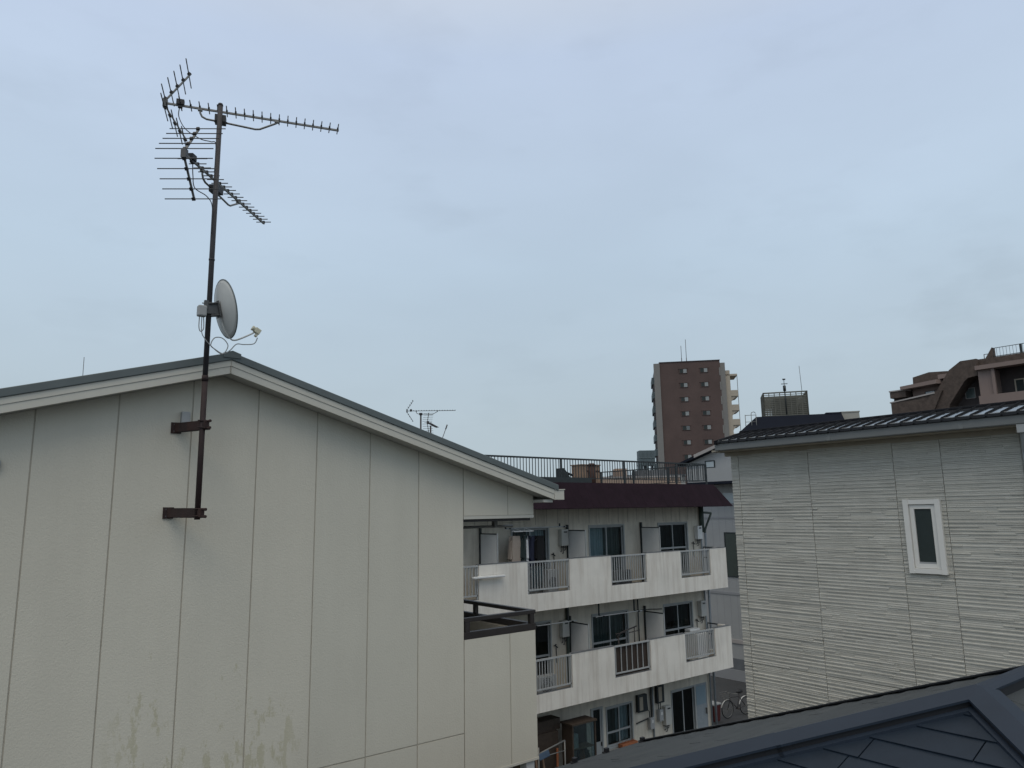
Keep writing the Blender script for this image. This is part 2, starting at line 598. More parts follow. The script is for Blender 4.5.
for y in (8.3, 9.54):
    m.box(5.828, 5.882, y, y+.055, -1.345, -1.235)
m.build('balcony_railing', dark_brown, house, bevel=.004)
# laundry pole under the oversail
m = MB()
m.tube([(4.86, 7.5, -.19), (5.86, 7.5, -.19)], .016)
m.box(5.55, 5.60, 7.47, 7.53, -.20, -.121)
m.box(4.95, 5.0, 7.47, 7.53, -.20, -.121)
m.build('ceiling_rail', alu, house)
# roof: grey metal sheet, both slopes
def slope_prism(mb, top, th, xL, xR, y0, y1, mi=0):
    f = lambda x, t: t - (.297*(x-RX) if x > RX else .287*(RX-x))
    mb.prism([(xL, f(xL, top)), (RX, top), (xR, f(xR, top)), (xR, f(xR, top-th)), (RX, top-th), (xL, f(xL, top-th))], 'y', y0, y1, mi)
m = MB()
slope_prism(m, 1.505, .072, -1.96, 6.09, 6.845, 14.35)
roof = m.build('roof', roof_grey, house, bevel=.006)
m = MB()
m.prism([(1.98, 1.492), (2.06, 1.518), (2.14, 1.492), (2.14, 1.45), (1.98, 1.45)], 'y', 6.835, 14.36)
m.build('ridge_cap', roof_grey, roof)
m = MB()
slope_prism(m, 1.431, .055, -1.93, 6.03, 6.86, 6.885)
slope_prism(m, 1.374, .066, -1.93, 6.03, 6.866, 6.885)
m.box(RX-.003, RX+.003, 6.857, 6.87, 1.312, 1.425, 1)
m.build('bargeboard', [board, seam], house)
m = MB()
slope_prism(m, 1.33, .014, -1.93, 6.02, 6.886, YL-.001)
m.build('soffit', soffit_m, house)
m = MB()
m.box(6.035, 6.19, 6.86, 14.2, .125, .245)
m.box(6.03, 6.20, 6.85, 14.2, .245, .256)
m.box(5.88, 6.034, 6.90, 14.0, .095, .13, 1)
m.build('gutter', [board, soffit_m], house, bevel=.004)
m = MB()
m.tube([(.335, YL-.001, .44), (.335, YL-.05, .44)], [.05, .045], 16)
m.build('vent_cap', grey_plastic, house)
m = MB()
m.box(1.70, 1.775, YL-.055, YL-.001, .84, .945)
m.build('junction_box', grey_plastic, house, bevel=.006)

m = MB()
m.tube([(1.14, 9, 1.22), (1.135, 9, 1.73)], .0032, 6)
tag(m.build('lightning_rod', alu_dark), 'thin bare rod sticking up from the left slope of the grey gable roof', 'rod')

# ------------------------------------------------------------------ antenna mast
PX, PY = 1.788, 6.69
mast = thing('antenna_mast', (PX, PY, -.03), 'rusty brown steel pole bracketed to the cream gable wall, carrying antennas', 'antenna mast')
m = MB()
m.tube([(PX, PY, -.03), (PX, PY, 1.2)], .0245, 14, 0)
m.tube([(PX, PY, 1.2), (PX, PY, 3.84)], .0235, 14, 1)
m.tube([(PX, PY, 3.84), (PX, PY, 3.86)], [.026, .02], 14, 1)
m.tube([(PX, PY, 1.18), (PX, PY, 1.23)], .028, 14, 0)
m.tube([(PX, PY, 2.30), (PX, PY, 2.315)], .027, 14, 1)
m.build('pole', [rust_pole, pole_grey], mast)
for zc, wx in ((.795, 1.66), (.032, 1.637)):
    b = MB()
    p0 = Vector((wx, YL-.03, zc)); p1 = Vector((PX+.02, PY-.04, zc-.006))
    ax = (p1-p0); Lb = ax.length; ax.normalize()
    az = Vector((0, 0, 1)); ay = az.cross(ax)
    h = .038
    b.obox((p0+p1)/2+ay*.0, ax, ay, az, Lb/2, .004, h)
    b.obox((p0+p1)/2+az*h+ay*.022, ax, ay, az, Lb/2, .022, .004)
    b.obox((p0+p1)/2-az*h+ay*.022, ax, ay, az, Lb/2, .022, .004)
    b.obox((wx+.01, YL-.006, zc), (1, 0, 0), (0, 1, 0), az, .045, .005, .05)
    for s in (-1, 1):
        b.tube([p0-ax*.02+az*s*.03, p0-ax*.10+az*s*.034], .008, 8, 1)
        # U bolt round the pole with its ends projecting past the arm
        b.tube([Vector((PX, PY, zc+s*.03))+ay*.05+ax*.04, Vector((PX, PY, zc+s*.03))+ay*.0+ax*.05, Vector((PX, PY, zc+s*.03))-ay*.04-ax*.01], .006, 8, 0)
        b.tube([p1+az*s*.028-ax*.01, p1+az*s*.032+ax*.055], .007, 8, 0)
        b.tube([p1+az*s*.030+ax*.045, p1+az*s*.030+ax*.06], .013, 6, 0)
    b.obox(p1-ax*.03, ax, ay, az, .045, .02, h*.9)
    b.build('wall_bracket', [rust_pole, alu_dark], mast)

# ------------------------------------------------------------------ yagi antennas
def yagi(name, A, az, label, s=1.0, length=1.59, lean=0.0, n_dir=17, group=None, simple=False, support=True, box_up=True, ref_half=.17, ref_half_low=.17, dir_half=.075, clamp_s=.47, clamp_off=(0, 0), boom_m=None, rise=0.0, skew=0.0):
    t = thing(name, A, label, 'antenna', group)
    d = Vector((math.cos(rad(az)), math.sin(rad(az)), rise))
    p = Vector((-math.sin(rad(az+skew)), math.cos(rad(az+skew)), 0))
    zv = Vector((0, 0, 1))
    A = Vector(A)
    bmt = boom_m or alu
    def at(sv, zz=0, pv=0):
        return A + d*sv*s + zv*zz*s + p*pv*s
    b = MB()
    b.obox(at(length/2), d, p, zv, length/2*s, .0085*s, .0085*s)
    b.build('boom', bmt, t)
    for sg in (1, -1):
        a = MB()
        e0, e1 = at(-.01, .02*sg), at(.20, .345*sg)
        ax = (e1-e0); La = ax.length; ax.normalize()
        a.obox((e0+e1)/2, ax, p, ax.cross(p), La/2, .009*s, .006*s)
        for q in range(5):
            c = e0+ax*La*(.08+.225*q)
            a.obox(c-d*.012*s, ax, p, ax.cross(p), .014*s, .013*s, .012*s, 1)
        arm = a.build('reflector_arm', [bmt, black_plastic], t)
        proto = None
        for q in range(5):
            c = e0+ax*La*(.08+.225*q) - d*.016*s
            if proto is None:
                r = MB()
                rh = ref_half*s
                r.tube([p*-rh, p*rh], .0052*s, 6)
                proto = r.build('reflector_rod', alu_dark, arm, raw=True)
                o = proto
            else:
                o = proto.copy(); COL.objects.link(o)
            o.parent = arm
            o.location = c + zv*EYE - ORIGIN[t.name]
    h = MB()
    h.obox(at(-.005), d, p, zv, .02*s, .022*s, .04*s)
    h.build('hub', alu_dark, t)
    bx = MB()
    bx.obox(at(.125, .03), d, p, zv, .035*s, .022*s, .028*s)
    bx.obox(at(.125, -.012), d, p, zv, .02*s, .014*s, .014*s)
    bx.build('dipole_box', black_plastic, t, bevel=.004*s)
    dp = MB()
    dp.tube([at(.125, .02, -.13), at(.125, .02, .13)], .006*s, 8)
    dp.build('dipole', alu_dark, t)
    proto = None
    for q in range(n_dir):
        sv = .215 + (length-.225)*q/(n_dir-1)
        if proto is None:
            r = MB()
            r.tube([p*-dir_half*s, p*dir_half*s], .0052*s, 6)
            r.obox((0, 0, 0), d, p, zv, .008*s, .012*s, .012*s, 1)
            proto = r.build('director', [alu_dark, black_plastic], t, raw=True)
            o = proto
        else:
            o = proto.copy(); COL.objects.link(o); o.parent = t
        o.location = at(sv, .014) + zv*EYE - ORIGIN[t.name]
    if support:
        st = MB()
        pts = [at(.30, -.005), at(.302, -.045), at(.32, -.08), at(.36, -.098), at(clamp_s, -.104), at(.80, -.125), at(.84, -.118), at(.99, -.03), at(1.0, -.008)]
        st.tube(pts, .0095*s, 8)
        st.obox(at(.30, -.01), d, p, zv, .02*s, .014*s, .014*s)
        st.obox(at(.995, -.01), d, p, zv, .02*s, .014*s, .014*s)
        st.build('support_arm', bmt, t)
        cl = MB()
        cc = at(clamp_s, -.106)
        cl.obox(cc+d*clamp_off[0]+p*clamp_off[1], d, p, zv, .05*s, .045*s, .036*s)
        cl.tube([cc-d*.06*s, cc+d*.06*s], .012*s, 8)
        cl.build('clamp', black_plastic, t, bevel=.005*s)
    return t

A1 = Vector((1.362, 6.934, 3.832)); AZ1 = -19.7
A2 = Vector((1.44, 6.42, 3.128)); AZ2 = 46.1
yagi('yagi_antenna', A1, AZ1, 'upper yagi antenna at the pole top, its long boom pointing right', clamp_s=.487, clamp_off=(0, -.04), n_dir=18, rise=-.017, ref_half=.25, dir_half=.10, group='yagi antennas')
yagi('yagi_antenna', A2, AZ2, 'lower yagi antenna on the rusty pole, rods spread wide to the left', clamp_s=.50, clamp_off=(0, -.03), ref_half=.25, n_dir=18, dir_half=.078, skew=8, group='yagi antennas')

def smooth(pts, n=8):
    pts = [Vector(p) for p in pts]
    P = [pts[0]] + pts + [pts[-1]]
    out_ = []
    for i in range(1, len(P)-2):
        for k in range(n):
            t = k/n
            a, b, c, d = P[i-1], P[i], P[i+1], P[i+2]
            out_.append(.5*((2*b)+(c-a)*t+(2*a-5*b+4*c-d)*t*t+(3*b-a-3*c+d)*t**3))
    out_.append(pts[-1])
    return out_

d1 = Vector((math.cos(rad(AZ1)), math.sin(rad(AZ1)), 0))
d2 = Vector((math.cos(rad(AZ2)), math.sin(rad(AZ2)), 0))
up = Vector((0, 0, 1))
m = MB()
q0 = A1+d1*.12+up*(-.02)
m.tube(smooth([q0, q0+Vector((.0, 0, -.10)), q0+Vector((.06, -.03, -.22)), q0+Vector((.18, -.08, -.30)), q0+Vector((.26, -.14, -.33)), Vector((PX-.03, PY-.03, 3.42)), Vector((PX-.028, PY-.028, 3.15))]), .0045, 6)
tag(m.build('coaxial_cable', cable_dk), 'black cable hanging in a curve from the upper antenna to the pole', 'cable', 'antenna cables on the pole')
m = MB()
q0 = A2+d2*.135+up*(-.03)
m.tube(smooth([q0, q0+Vector((.01, .01, -.10)), q0+Vector((.04, .04, -.20)), Vector((PX-.10, PY-.10, 2.86)), Vector((PX-.03, PY-.03, 2.80)), Vector((PX-.026, PY-.026, 2.55))]), .0045, 6)
tag(m.build('coaxial_cable', cable_dk), 'black cable drooping from the lower antenna in front of the pole', 'cable', 'antenna cables on the pole')

# ------------------------------------------------------------------ satellite dish
dc = Vector((1.932, 6.68, 1.862))
na, ne = rad(4), rad(13)
nrm = Vector((math.cos(ne)*math.cos(na), math.cos(ne)*math.sin(na), math.sin(ne)))
sx_ = Vector((0, 0, 1)).cross(nrm).normalized()
sy_ = nrm.cross(sx_)
dish = thing('satellite_dish', (PX, PY, 1.60), 'round grey satellite dish seen from behind, clamped to the rusty pole above the roof ridge', 'satellite dish')
m = MB()
R = .258
rings_f, rings_b = [], []
nseg = 40
for k in range(0, 9):
    rr = R*k/8
    dep = .055*(1-(k/8)**2)
    fr_, bk_ = [], []
    for j in range(nseg):
        a = 2*math.pi*j/nseg
        e = sx_*math.cos(a)*rr*.93 + sy_*math.sin(a)*rr*1.04
        bk_.append(m.bm.verts.new(dc+e-nrm*(dep+.003)))
        fr_.append(m.bm.verts.new(dc+e-nrm*(dep-.003)))
    rings_b.append(bk_); rings_f.append(fr_)
for rs in (rings_b, rings_f):
    for k in range(8):
        for j in range(nseg):
            A_, B_ = rs[k], rs[k+1]
            f = m.bm.faces.new((A_[j], A_[(j+1) % nseg], B_[(j+1) % nseg], B_[j])); f.smooth = True
for j in range(nseg):
    m.bm.faces.new((rings_b[8][j], rings_b[8][(j+1) % nseg], rings_f[8][(j+1) % nseg], rings_f[8][j]))
bmesh.ops.remove_doubles(m.bm, verts=m.bm.verts, dist=1e-5)
m.build('reflector', dish_m, dish)
m = MB()
m.tube([dc + sx_*math.cos(2*math.pi*j/48)*R*.93 + sy_*math.sin(2*math.pi*j/48)*R*1.04 for j in range(48)], .0065, 6, closed=True)
m.build('rim', roof_grey, dish)
m = MB()
back = dc - nrm*.06
m.obox(back-nrm*.012, nrm, sx_, sy_, .006, .045, .075)
m.obox(back-nrm*.05+sy_*.055, nrm, sx_, sy_, .045, .035, .006)
m.obox(back-nrm*.05-sy_*.055, nrm, sx_, sy_, .045, .035, .006)
m.obox((PX+.06, PY, 1.845), (1, 0, 0), (0, 1, 0), (0, 0, 1), .05, .035, .05)
m.obox((PX, PY, 1.845), (1, 0, 0), (0, 1, 0), (0, 0, 1), .036, .036, .055)
for s in (-1, 1):
    m.tube([(PX-.07, PY-.03, 1.845+s*.035), (PX+.09, PY-.03, 1.845+s*.035)], .006, 6)
m.build('mount', alu_dark, dish, bevel=.003)
m = MB()
bot = dc - sy_*R*1.02
lnbp = Vector((2.235, 6.69, 1.695))
m.tube(smooth([dc - sy_*.06 - nrm*.06, bot+sy_*.09-nrm*.05, bot-nrm*.015+sy_*.0, bot-up*.03+nrm*.05, lnbp-Vector((.04, 0, .02))]), .0075, 8)
m.build('feed_arm', dish_m, dish)
m = MB()
dn = (dc - lnbp).normalized()
s1 = dn.cross(up).normalized(); s2 = s1.cross(dn)
m.obox(lnbp+dn*.006, dn, s1, s2, .028, .022, .026)
m.tube([lnbp+dn*.03, lnbp+dn*.062], [.02, .026], 14)
m.obox(lnbp-dn*.005-s2*.035, dn, s1, s2, .013, .013, .022)
m.build('feed_horn', lnb_m, dish, bevel=.005)
m = MB()
m.tube(smooth([lnbp-Vector((0, 0, .06)), lnbp+Vector((-.03, 0, -.12)), lnbp+Vector((-.12, 0, -.14)), bot+Vector((.05, -.01, -.06)), bot+Vector((.0, 0, -.12)), bot+Vector((-.06, 0, -.16)), bot+Vector((-.13, 0, -.13)), (PX+.03, PY-.01, 1.51), (PX+.06, PY-.01, 1.58), (PX+.13, PY-.01, 1.585), (PX+.18, PY-.01, 1.52), (PX+.13, PY-.01, 1.44), (PX+.03, PY-.02, 1.50), (PX-.027, PY-.02, 1.56), (PX-.06, PY-.03, 1.62), (PX-.065, PY-.03, 1.757)]), .0045, 6)
tag(m.build('coaxial_cable', cable_m), 'pale cable looping from the satellite dish feed round the pole', 'cable', 'antenna cables on the pole')
amp = thing('antenna_amplifier', (PX-.10, PY-.03, 1.74), 'small grey weatherproof box clamped left of the pole behind the dish', 'signal booster')
m = MB()
m.box(PX-.105, PX-.03, PY-.065, PY+.005, 1.755, 1.855)
m.build('housing', grey_plastic, amp, bevel=.012)
m = MB()
m.box(PX-.05, PX-.015, PY-.04, PY-.01, 1.83, 1.91)
m.build('bracket', alu_dark, amp)
m = MB()
m.tube(smooth([(PX-.085, PY-.03, 1.757), (PX-.085, PY-.03, 1.66), (PX-.07, PY-.03, 1.62), (PX-.045, PY-.03, 1.65), (PX-.05, PY-.03, 1.757)]), .0045, 6)
m.build('jumper_lead', cable_m, amp)

# ================================================================== our own roof in the foreground
AX, AY, AZr = 5.291, 2.034, -1.222
T = .352
own = thing('hip_roofed_house', (3.8, 2, GZ), 'house below the camera under a dark navy hip roof of flat slates', 'house')
RUN = 4.44
RAKE = 6.97
m = MB()
m.box(1.25, 6.6, AY-4.1, AY+4.1, GZ, AZr-T*4.1-.02)
m.prism([(AY-4.1, AZr-T*4.1-.02), (AY+4.1, AZr-T*4.1-.02), (AY, AZr-.06)], 'x', 5.4, 6.6)
m.build('wall', render_wall, own)
STEP = .2
def course_slabs(mb, origin, down, along, n0, n, half, length_fn, seed, plen=1.05):
    """overlapping courses; down = horizontal unit downhill, along = horizontal unit along the eave"""
    rnd = random.Random(seed)
    o = Vector(origin); dn = Vector(down); al = Vector(along)
    nrm_ = (dn*T + up).normalized()
    for k in range(n0, n):
        r0 = k*STEP-.02
        r1 = min(r0+STEP+.012, RUN)
        if r0 < 0: r0 = 0
        a0, a1 = length_fn(r0, r1)
        base = rnd.uniform(0, plen)
        cuts = [-99] + [base+plen*q for q in range(-12, 13)] + [99]
        segs = []
        lo = min(a0[0], a1[0]); hi = max(a0[1], a1[1])
        for q in range(len(cuts)-1):
            s0, s1_ = max(lo, cuts[q]), min(hi, cuts[q+1])
            if s1_-s0 > .02:
                segs.append((s0, s1_))
        for s0, s1_ in segs:
            g = .0045
            # trapezoid clipped by the hips at its upper (r0) and lower (r1) edges
            tl, tr = max(s0+g, a0[0]), min(s1_-g, a0[1])
            bl, br = max(s0+g, a1[0]), min(s1_-g, a1[1])
            if br-bl < .06:
                continue
            if tr-tl < .005:
                c = min(max((tl+tr)/2, bl), br); tl, tr = c-.002, c+.002
            lift0, lift1 = .006, .017
            jit = rnd.uniform(-.0012, .0012)
            P = []
            for (sv, r, lf) in ((tl, r0, lift0), (tr, r0, lift0), (br, r1, lift1+jit), (bl, r1, lift1+jit)):
                P.append(o + al*sv + dn*r - up*T*r + nrm_*lf)
            Q = [q - nrm_*.012 for q in P]
            v = [mb.bm.verts.new(x) for x in Q+P]
            for idx in ((0, 3, 2, 1), (4, 5, 6, 7), (0, 1, 5, 4), (1, 2, 6, 5), (2, 3, 7, 6), (3, 0, 4, 7)):
                mb.bm.faces.new([v[i] for i in idx])
apex = (AX, AY, AZr)
# deck under the slates
m = MB()
e = RUN-.005
zb = AZr-T*e
dz = -.03
Pd = [(AX-e, AY-e, zb+dz), (RAKE-.02, AY-e, zb+dz), (RAKE-.02, AY+e, zb+dz), (AX-e, AY+e, zb+dz)]
vt = [m.bm.verts.new(q) for q in Pd]
va, vr = m.bm.verts.new((AX, AY, AZr+dz+.024)), m.bm.verts.new((RAKE-.02, AY, AZr+dz+.024))
for fs in ((vt[0], vt[3], va), (vt[3], vt[2], vr, va), (vt[1], vt[0], va, vr)):
    m.bm.faces.new(fs)
m.bm.faces.new((vt[0], vt[1], vt[2], vt[3]))
m.bm.faces.new((vt[1], vt[2], vr))
roofo = m.build('roof', black_trim, own)
m = MB()
course_slabs(m, apex, (-1, 0, 0), (0, 1, 0), 0, 24, True, lambda r0, r1: ((-r0, r0), (-r1, r1)), 21, .78)
m.build('slate_slope', slate, roofo)
m = MB()
course_slabs(m, apex, (0, 1, 0), (1, 0, 0), 0, 24, True, lambda r0, r1: ((-r0, RAKE-AX), (-r1, RAKE-AX)), 5)
m.build('slate_slope', slate_grey, roofo)
m = MB()
course_slabs(m, apex, (0, -1, 0), (1, 0, 0), 0, 24, True, lambda r0, r1: ((-r0, RAKE-AX), (-r1, RAKE-AX)), 8)
m.build('slate_slope', slate_grey, roofo)
# caps over hips and ridge
def cap(p0, p1, wid=.12, hgt=.062, seg=1.35, drop=-.055):
    mb = MB()
    p0, p1 = Vector(p0), Vector(p1)
    ax = p1-p0; Lc = ax.length; ax.normalize()
    cr_ = ax.cross(up).normalized()
    nu = cr_.cross(ax)
    n = max(1, round(Lc/seg))
    for i in range(n):
        a, b = p0+ax*Lc*i/n, p0+ax*(Lc*(i+1)/n + (.03 if i < n-1 else 0))
        k = .002*(i % 2)
        prof = [(-wid, .012), (-wid, .026), (0, hgt+k), (wid, .026), (wid, .012), (0, hgt-.012)]
        A_ = [mb.bm.verts.new(a+cr_*q[0]+nu*(q[1]+k)) for q in prof]
        B_ = [mb.bm.verts.new(b+cr_*q[0]+nu*(q[1]+k)) for q in prof]
        for j in range(6):
            mb.bm.faces.new((A_[j], A_[(j+1) % 6], B_[(j+1) % 6], B_[j]))
        mb.bm.faces.new((A_[0], A_[1], A_[2], A_[5])); mb.bm.faces.new((A_[2], A_[3], A_[4], A_[5]))
        mb.bm.faces.new((B_[0], B_[1], B_[2], B_[5])); mb.bm.faces.new((B_[2], B_[3], B_[4], B_[5]))
        # batten under the cap
        wb = wid*.86
        mb.hexa([a-cr_*wb-nu*.075, b-cr_*wb-nu*.075, b+cr_*wb-nu*.075, a+cr_*wb-nu*.075,
                 a-cr_*wb+nu*.014, b-cr_*wb+nu*.014, b+cr_*wb+nu*.014, a+cr_*wb+nu*.014], 1)
        if wid > .1:
            for sg_ in (-1, 1):
                q0_, q1_ = cr_*sg_*(wb+.001), cr_*sg_*(wb+.034)
                mb.hexa([a+q0_-nu*.08, b+q0_-nu*.08, b+q1_-nu*.08, a+q1_-nu*.08, a+q0_-nu*.022, b+q0_-nu*.022, b+q1_-nu*.030, a+q1_-nu*.030], 0)
    return mb
HC = AZr+.032
hipA = (AX+.02, AY, HC)
for sg, nm in ((1, 'hip_cap'), (-1, 'hip_cap')):
    cap(hipA, (AX-RUN, AY+sg*RUN, HC-T*RUN)).build(nm, [slate_cap, black_trim], roofo)
cap((AX-.0, AY, AZr+.036), (RAKE, AY, AZr+.036), .065, .035).build('ridge_cap', [slate_cap, black_trim], roofo)
m = MB()
for sg in (1, -1):
    pa, pb = Vector((RAKE, AY, AZr+.03)), Vector((RAKE, AY+sg*RUN, AZr+.03-T*RUN))
    m.hexa([pa+Vector((-.05, 0, -.0)), pa+Vector((.015, 0, 0)), pb+Vector((.015, 0, 0)), pb+Vector((-.05, 0, 0)),
            pa+Vector((-.05, 0, .012)), pa+Vector((.015, 0, .012)), pb+Vector((.015, 0, .012)), pb+Vector((-.05, 0, .012))])
    m.hexa([pa+Vector((.0, 0, -.2)), pa+Vector((.015, 0, -.2)), pb+Vector((.015, 0, -.2)), pb+Vector((.0, 0, -.2)),
            pa+Vector((.0, 0, -.002)), pa+Vector((.015, 0, -.002)), pb+Vector((.015, 0, -.002)), pb+Vector((.0, 0, -.002))])
m.build('rake_trim', black_trim, roofo)
proto = None
for (x, y) in ((5.78, 6.36), (6.33, 6.42), (6.925, 6.41)):
    z = AZr-T*(y-AY)+.01
    g = MB()
    g.box(x-.028, x+.028, y-.02, y+.02, z, z+.06)
    g.box(x-.04, x+.04, y-.10, y+.035, z+.0, z+.016)
    g.build('snow_guard', black_trim, roofo, bevel=.004)

# ================================================================== right house
XW = 11.0
rh = thing('tiled_house', (13, 5.5, GZ), 'house with pale ribbed siding, one narrow white window and black wavy eaves tiles', 'house')
m = MB()
Y0, Y1 = 3.38, 7.785
HB = .006
m.box(XW+.012, 15.5, Y0, Y1-.0, GZ, .9, 2)
rnd = random.Random(11)
ysegs = [(Y0, 4.341), (4.349, 4.996), (5.004, 6.327), (6.335, 7.630), (7.638, 7.785)]
def strip(ya, yb, z, zt, d, mi):
    h = zt-z
    f = .62
    pts = [(XW+.014, z+.0008), (XW-d, z+.0012), (XW-d-.0008, z+h*f), (XW-d*.25+.001, zt-.0005), (XW+.014, zt-.0005)]
    A_ = [m.bm.verts.new((q[0], ya+.0005, q[1])) for q in pts]
    B_ = [m.bm.verts.new((q[0], yb-.0005, q[1])) for q in pts]
    for fs in (A_, B_[::-1]):
        m.bm.faces.new(fs).material_index = mi
    for k in range(5):
        m.bm.faces.new((A_[k], A_[(k+1) % 5], B_[(k+1) % 5], B_[k])).material_index = mi
def strip_rows(z0, z1, ysegs):
    z = z0
    row = 0
    while z < z1-.008:
        zt = min(z+rnd.choice((.023, .026, .026, .029)), z1)
        row += 1
        for (a, b) in ysegs:
            y = a
            first = True
            while y < b-1e-4:
                ln = rnd.uniform(.22, .85) * (.6 if first else 1)
                first = False
                y2 = min(y+ln, b)
                if b-y2 < .07: y2 = b
                d = (.003 if row % 2 else .0095) + rnd.choice((-.002, 0, 0, .003))
                if rnd.random() < .12: d = .0125-d
                mi = rnd.choice((0, 0, 0, 1, 1, 2))
                if zt > WZ0 and z < WZ1 and y2 > WY0 and y < WY1:
                    for ya, yb in ((y, min(y2, WY0)), (max(y, WY1), y2)):
                        if yb-ya > .006: strip(ya, yb, z, zt, d, mi)
                else:
                    strip(y, y2, z, zt, d, mi)
                y = y2
        z = zt
WY0, WY1, WZ0, WZ1 = 4.412, 4.912, -.962, .066
strip_rows(-2.560, .9, ysegs)
strip_rows(-4.6, -2.574, ysegs)
m.box(XW-.004, XW+.012, Y0, Y1, GZ, -4.61, 0)
m.box(XW+.02, 15.5, Y1+.001, Y1+.012, GZ, .9, 0)
m.build('wall', [siding, siding_warm, siding_dim, seam], rh)
# window
f = MB()
xo = XW-.055
b_ = .072
f.box(xo, XW+.02, WY0, WY0+b_, WZ0, WZ1)
f.box(xo, XW+.02, WY1-b_, WY1, WZ0, WZ1)
f.box(xo+.006, XW+.02, WY0+b_, WY1-b_, WZ1-b_, WZ1-.004)
f.box(xo+.006, XW+.02, WY0+b_, WY1-b_, WZ0+.004, WZ0+b_)
win = f.build('window', upvc, rh, bevel=.003)
f = MB()
y0, y1, z0, z1 = WY0+b_+.004, WY1-b_-.004, WZ0+b_+.004, WZ1-b_-.004
xs = XW-.025
f.box(xs, XW+.02, y0, y0+.06, z0, z1); f.box(xs, XW+.02, y1-.06, y1, z0, z1)
f.box(xs, XW+.02, y0+.06, y1-.06, z1-.06, z1); f.box(xs, XW+.02, y0+.06, y1-.06, z0, z0+.06)
f.build('sash', upvc, win, bevel=.003)
f = MB()
f.box(xs+.022, xs+.028, y0+.06, y1-.06, z0+.06, z1-.06)
f.build('pane', mat('frosted_dark_glass', (.03, .042, .042), .22, .08, 9, spec=.5), win)
f = MB()
f.box(xs+.004, xs+.02, y0+.06, y1-.06, z0+.06, z0+.085)
f.build('sill', grey_plastic, win)
# fascia, soffit, gutter
m = MB()
m.box(XW-.012, XW+.05, Y0-.7, Y1+.12, .885, .99, 0)
m.box(XW-.32, XW-.013, Y0-.7, Y1+.16, .955, .985, 0)
m.build('soffit', fascia_m, rh)
m = MB()
xg = 10.60
prof = [(xg-.0, .975), (xg-.012, 1.125), (xg-.002, 1.14), (xg+.012, 1.125), (xg+.012, .985), (xg+.115, .985), (xg+.115, 1.12), (xg+.13, 1.12), (xg+.13, .965), (xg+.01, .965)]
m.prism([(q[0], q[1]) for q in prof], 'y', 2.2, 7.80)
m.box(xg-.003, xg+.128, 7.80, 7.815, .963, 1.13)
for y in (5.74, 3.9):
    m.box(xg-.006, xg+.0, y-.03, y+.03, .97, 1.12)
m.build('gutter', gutter_m, rh, bevel=.004)
m = MB()
m.tube(smooth([(10.67, 3.2, .97), (10.68, 3.2, .86), (10.78, 3.24, .76), (10.93, 3.3, .64), (10.95, 3.31, .5), (10.95, 3.31, -5)]), .04, 12)
m.box(10.60, 10.74, 3.13, 3.27, .86, .962)
m.build('downpipe', grey_plastic, rh)
# tiles: waves running up the slope
m = MB()
per = .178
def wave(y):
    ph = (y/per) % 1
    # flat pan rising to a roll
    if ph < .06: return .020*ph/.06
    if ph < .13: return .020
    if ph < .19: return .020*(.19-ph)/.06
    return 0.0
SL = .245
xt0, xt1, xt2 = 10.56, 11.08, 11.30
ys = [2.1 + i*per/25 for i in range(int((7.74-2.1)/per*25)+1)]
def sheet(xa, xb, za, lift, top=0):
    prev = None
    for y in ys:
        wv = wave(y)
        row = [m.bm.verts.new((xa, y, za+wv+lift)), m.bm.verts.new((xb, y, za+(xb-xa)*SL+wv+lift)), m.bm.verts.new((xa, y, za+wv*.9+lift-.04)), m.bm.verts.new((xb, y, za+(xb-xa)*SL+wv*.9+lift-.02))]
        if prev:
            m.bm.faces.new((prev[0], row[0], row[1], prev[1])).material_index = 2 if ((y-per/50)/per) % 1 < .195 else top
            m.bm.faces.new((prev[2], prev[0], row[0], row[2])).material_index = 1
            m.bm.faces.new((prev[2], row[2], row[3], prev[3])).smooth = True
        prev = row
sheet(xt0, xt1+.05, 1.108, .018)
sheet(xt1, xt2, 1.108+(xt1-xt0)*SL, .024, 2)
m.hexa([(10.58, 2.1, 1.08), (11.3, 2.1, 1.08), (11.3, 7.74, 1.08), (10.58, 7.74, 1.08),
        (10.58, 2.1, 1.10), (11.3, 2.1, 1.10+.72*SL), (11.3, 7.74, 1.10+.72*SL), (10.58, 7.74, 1.10)], 1)
m.build('eave_tiles', [tile_m, black_trim, mat('dull_black_tile', (.010, .011, .013), .75, .2, 9, spec=.06)], rh)
m = MB()
m.tube([(11.31, 2.1, 1.315), (11.31, 7.77, 1.315)], .034, 10)
m.hexa([(10.55, 7.74, 1.07), (11.34, 7.74, 1.07), (11.34, 7.79, 1.07), (10.55, 7.79, 1.07),
        (10.55, 7.74, 1.135), (11.34, 7.74, 1.135+.79*SL), (11.34, 7.79, 1.135+.79*SL), (10.55, 7.79, 1.135)])
m.build('ridge_cap', mat('dull_black_ridge', (.012, .013, .016), .8, .2, 9, spec=.05), rh)
m = MB()
m.box(11.301, 15.6, 2.1, 7.74, .95, 1.27)
m.build('flat_roof', black_trim, rh)

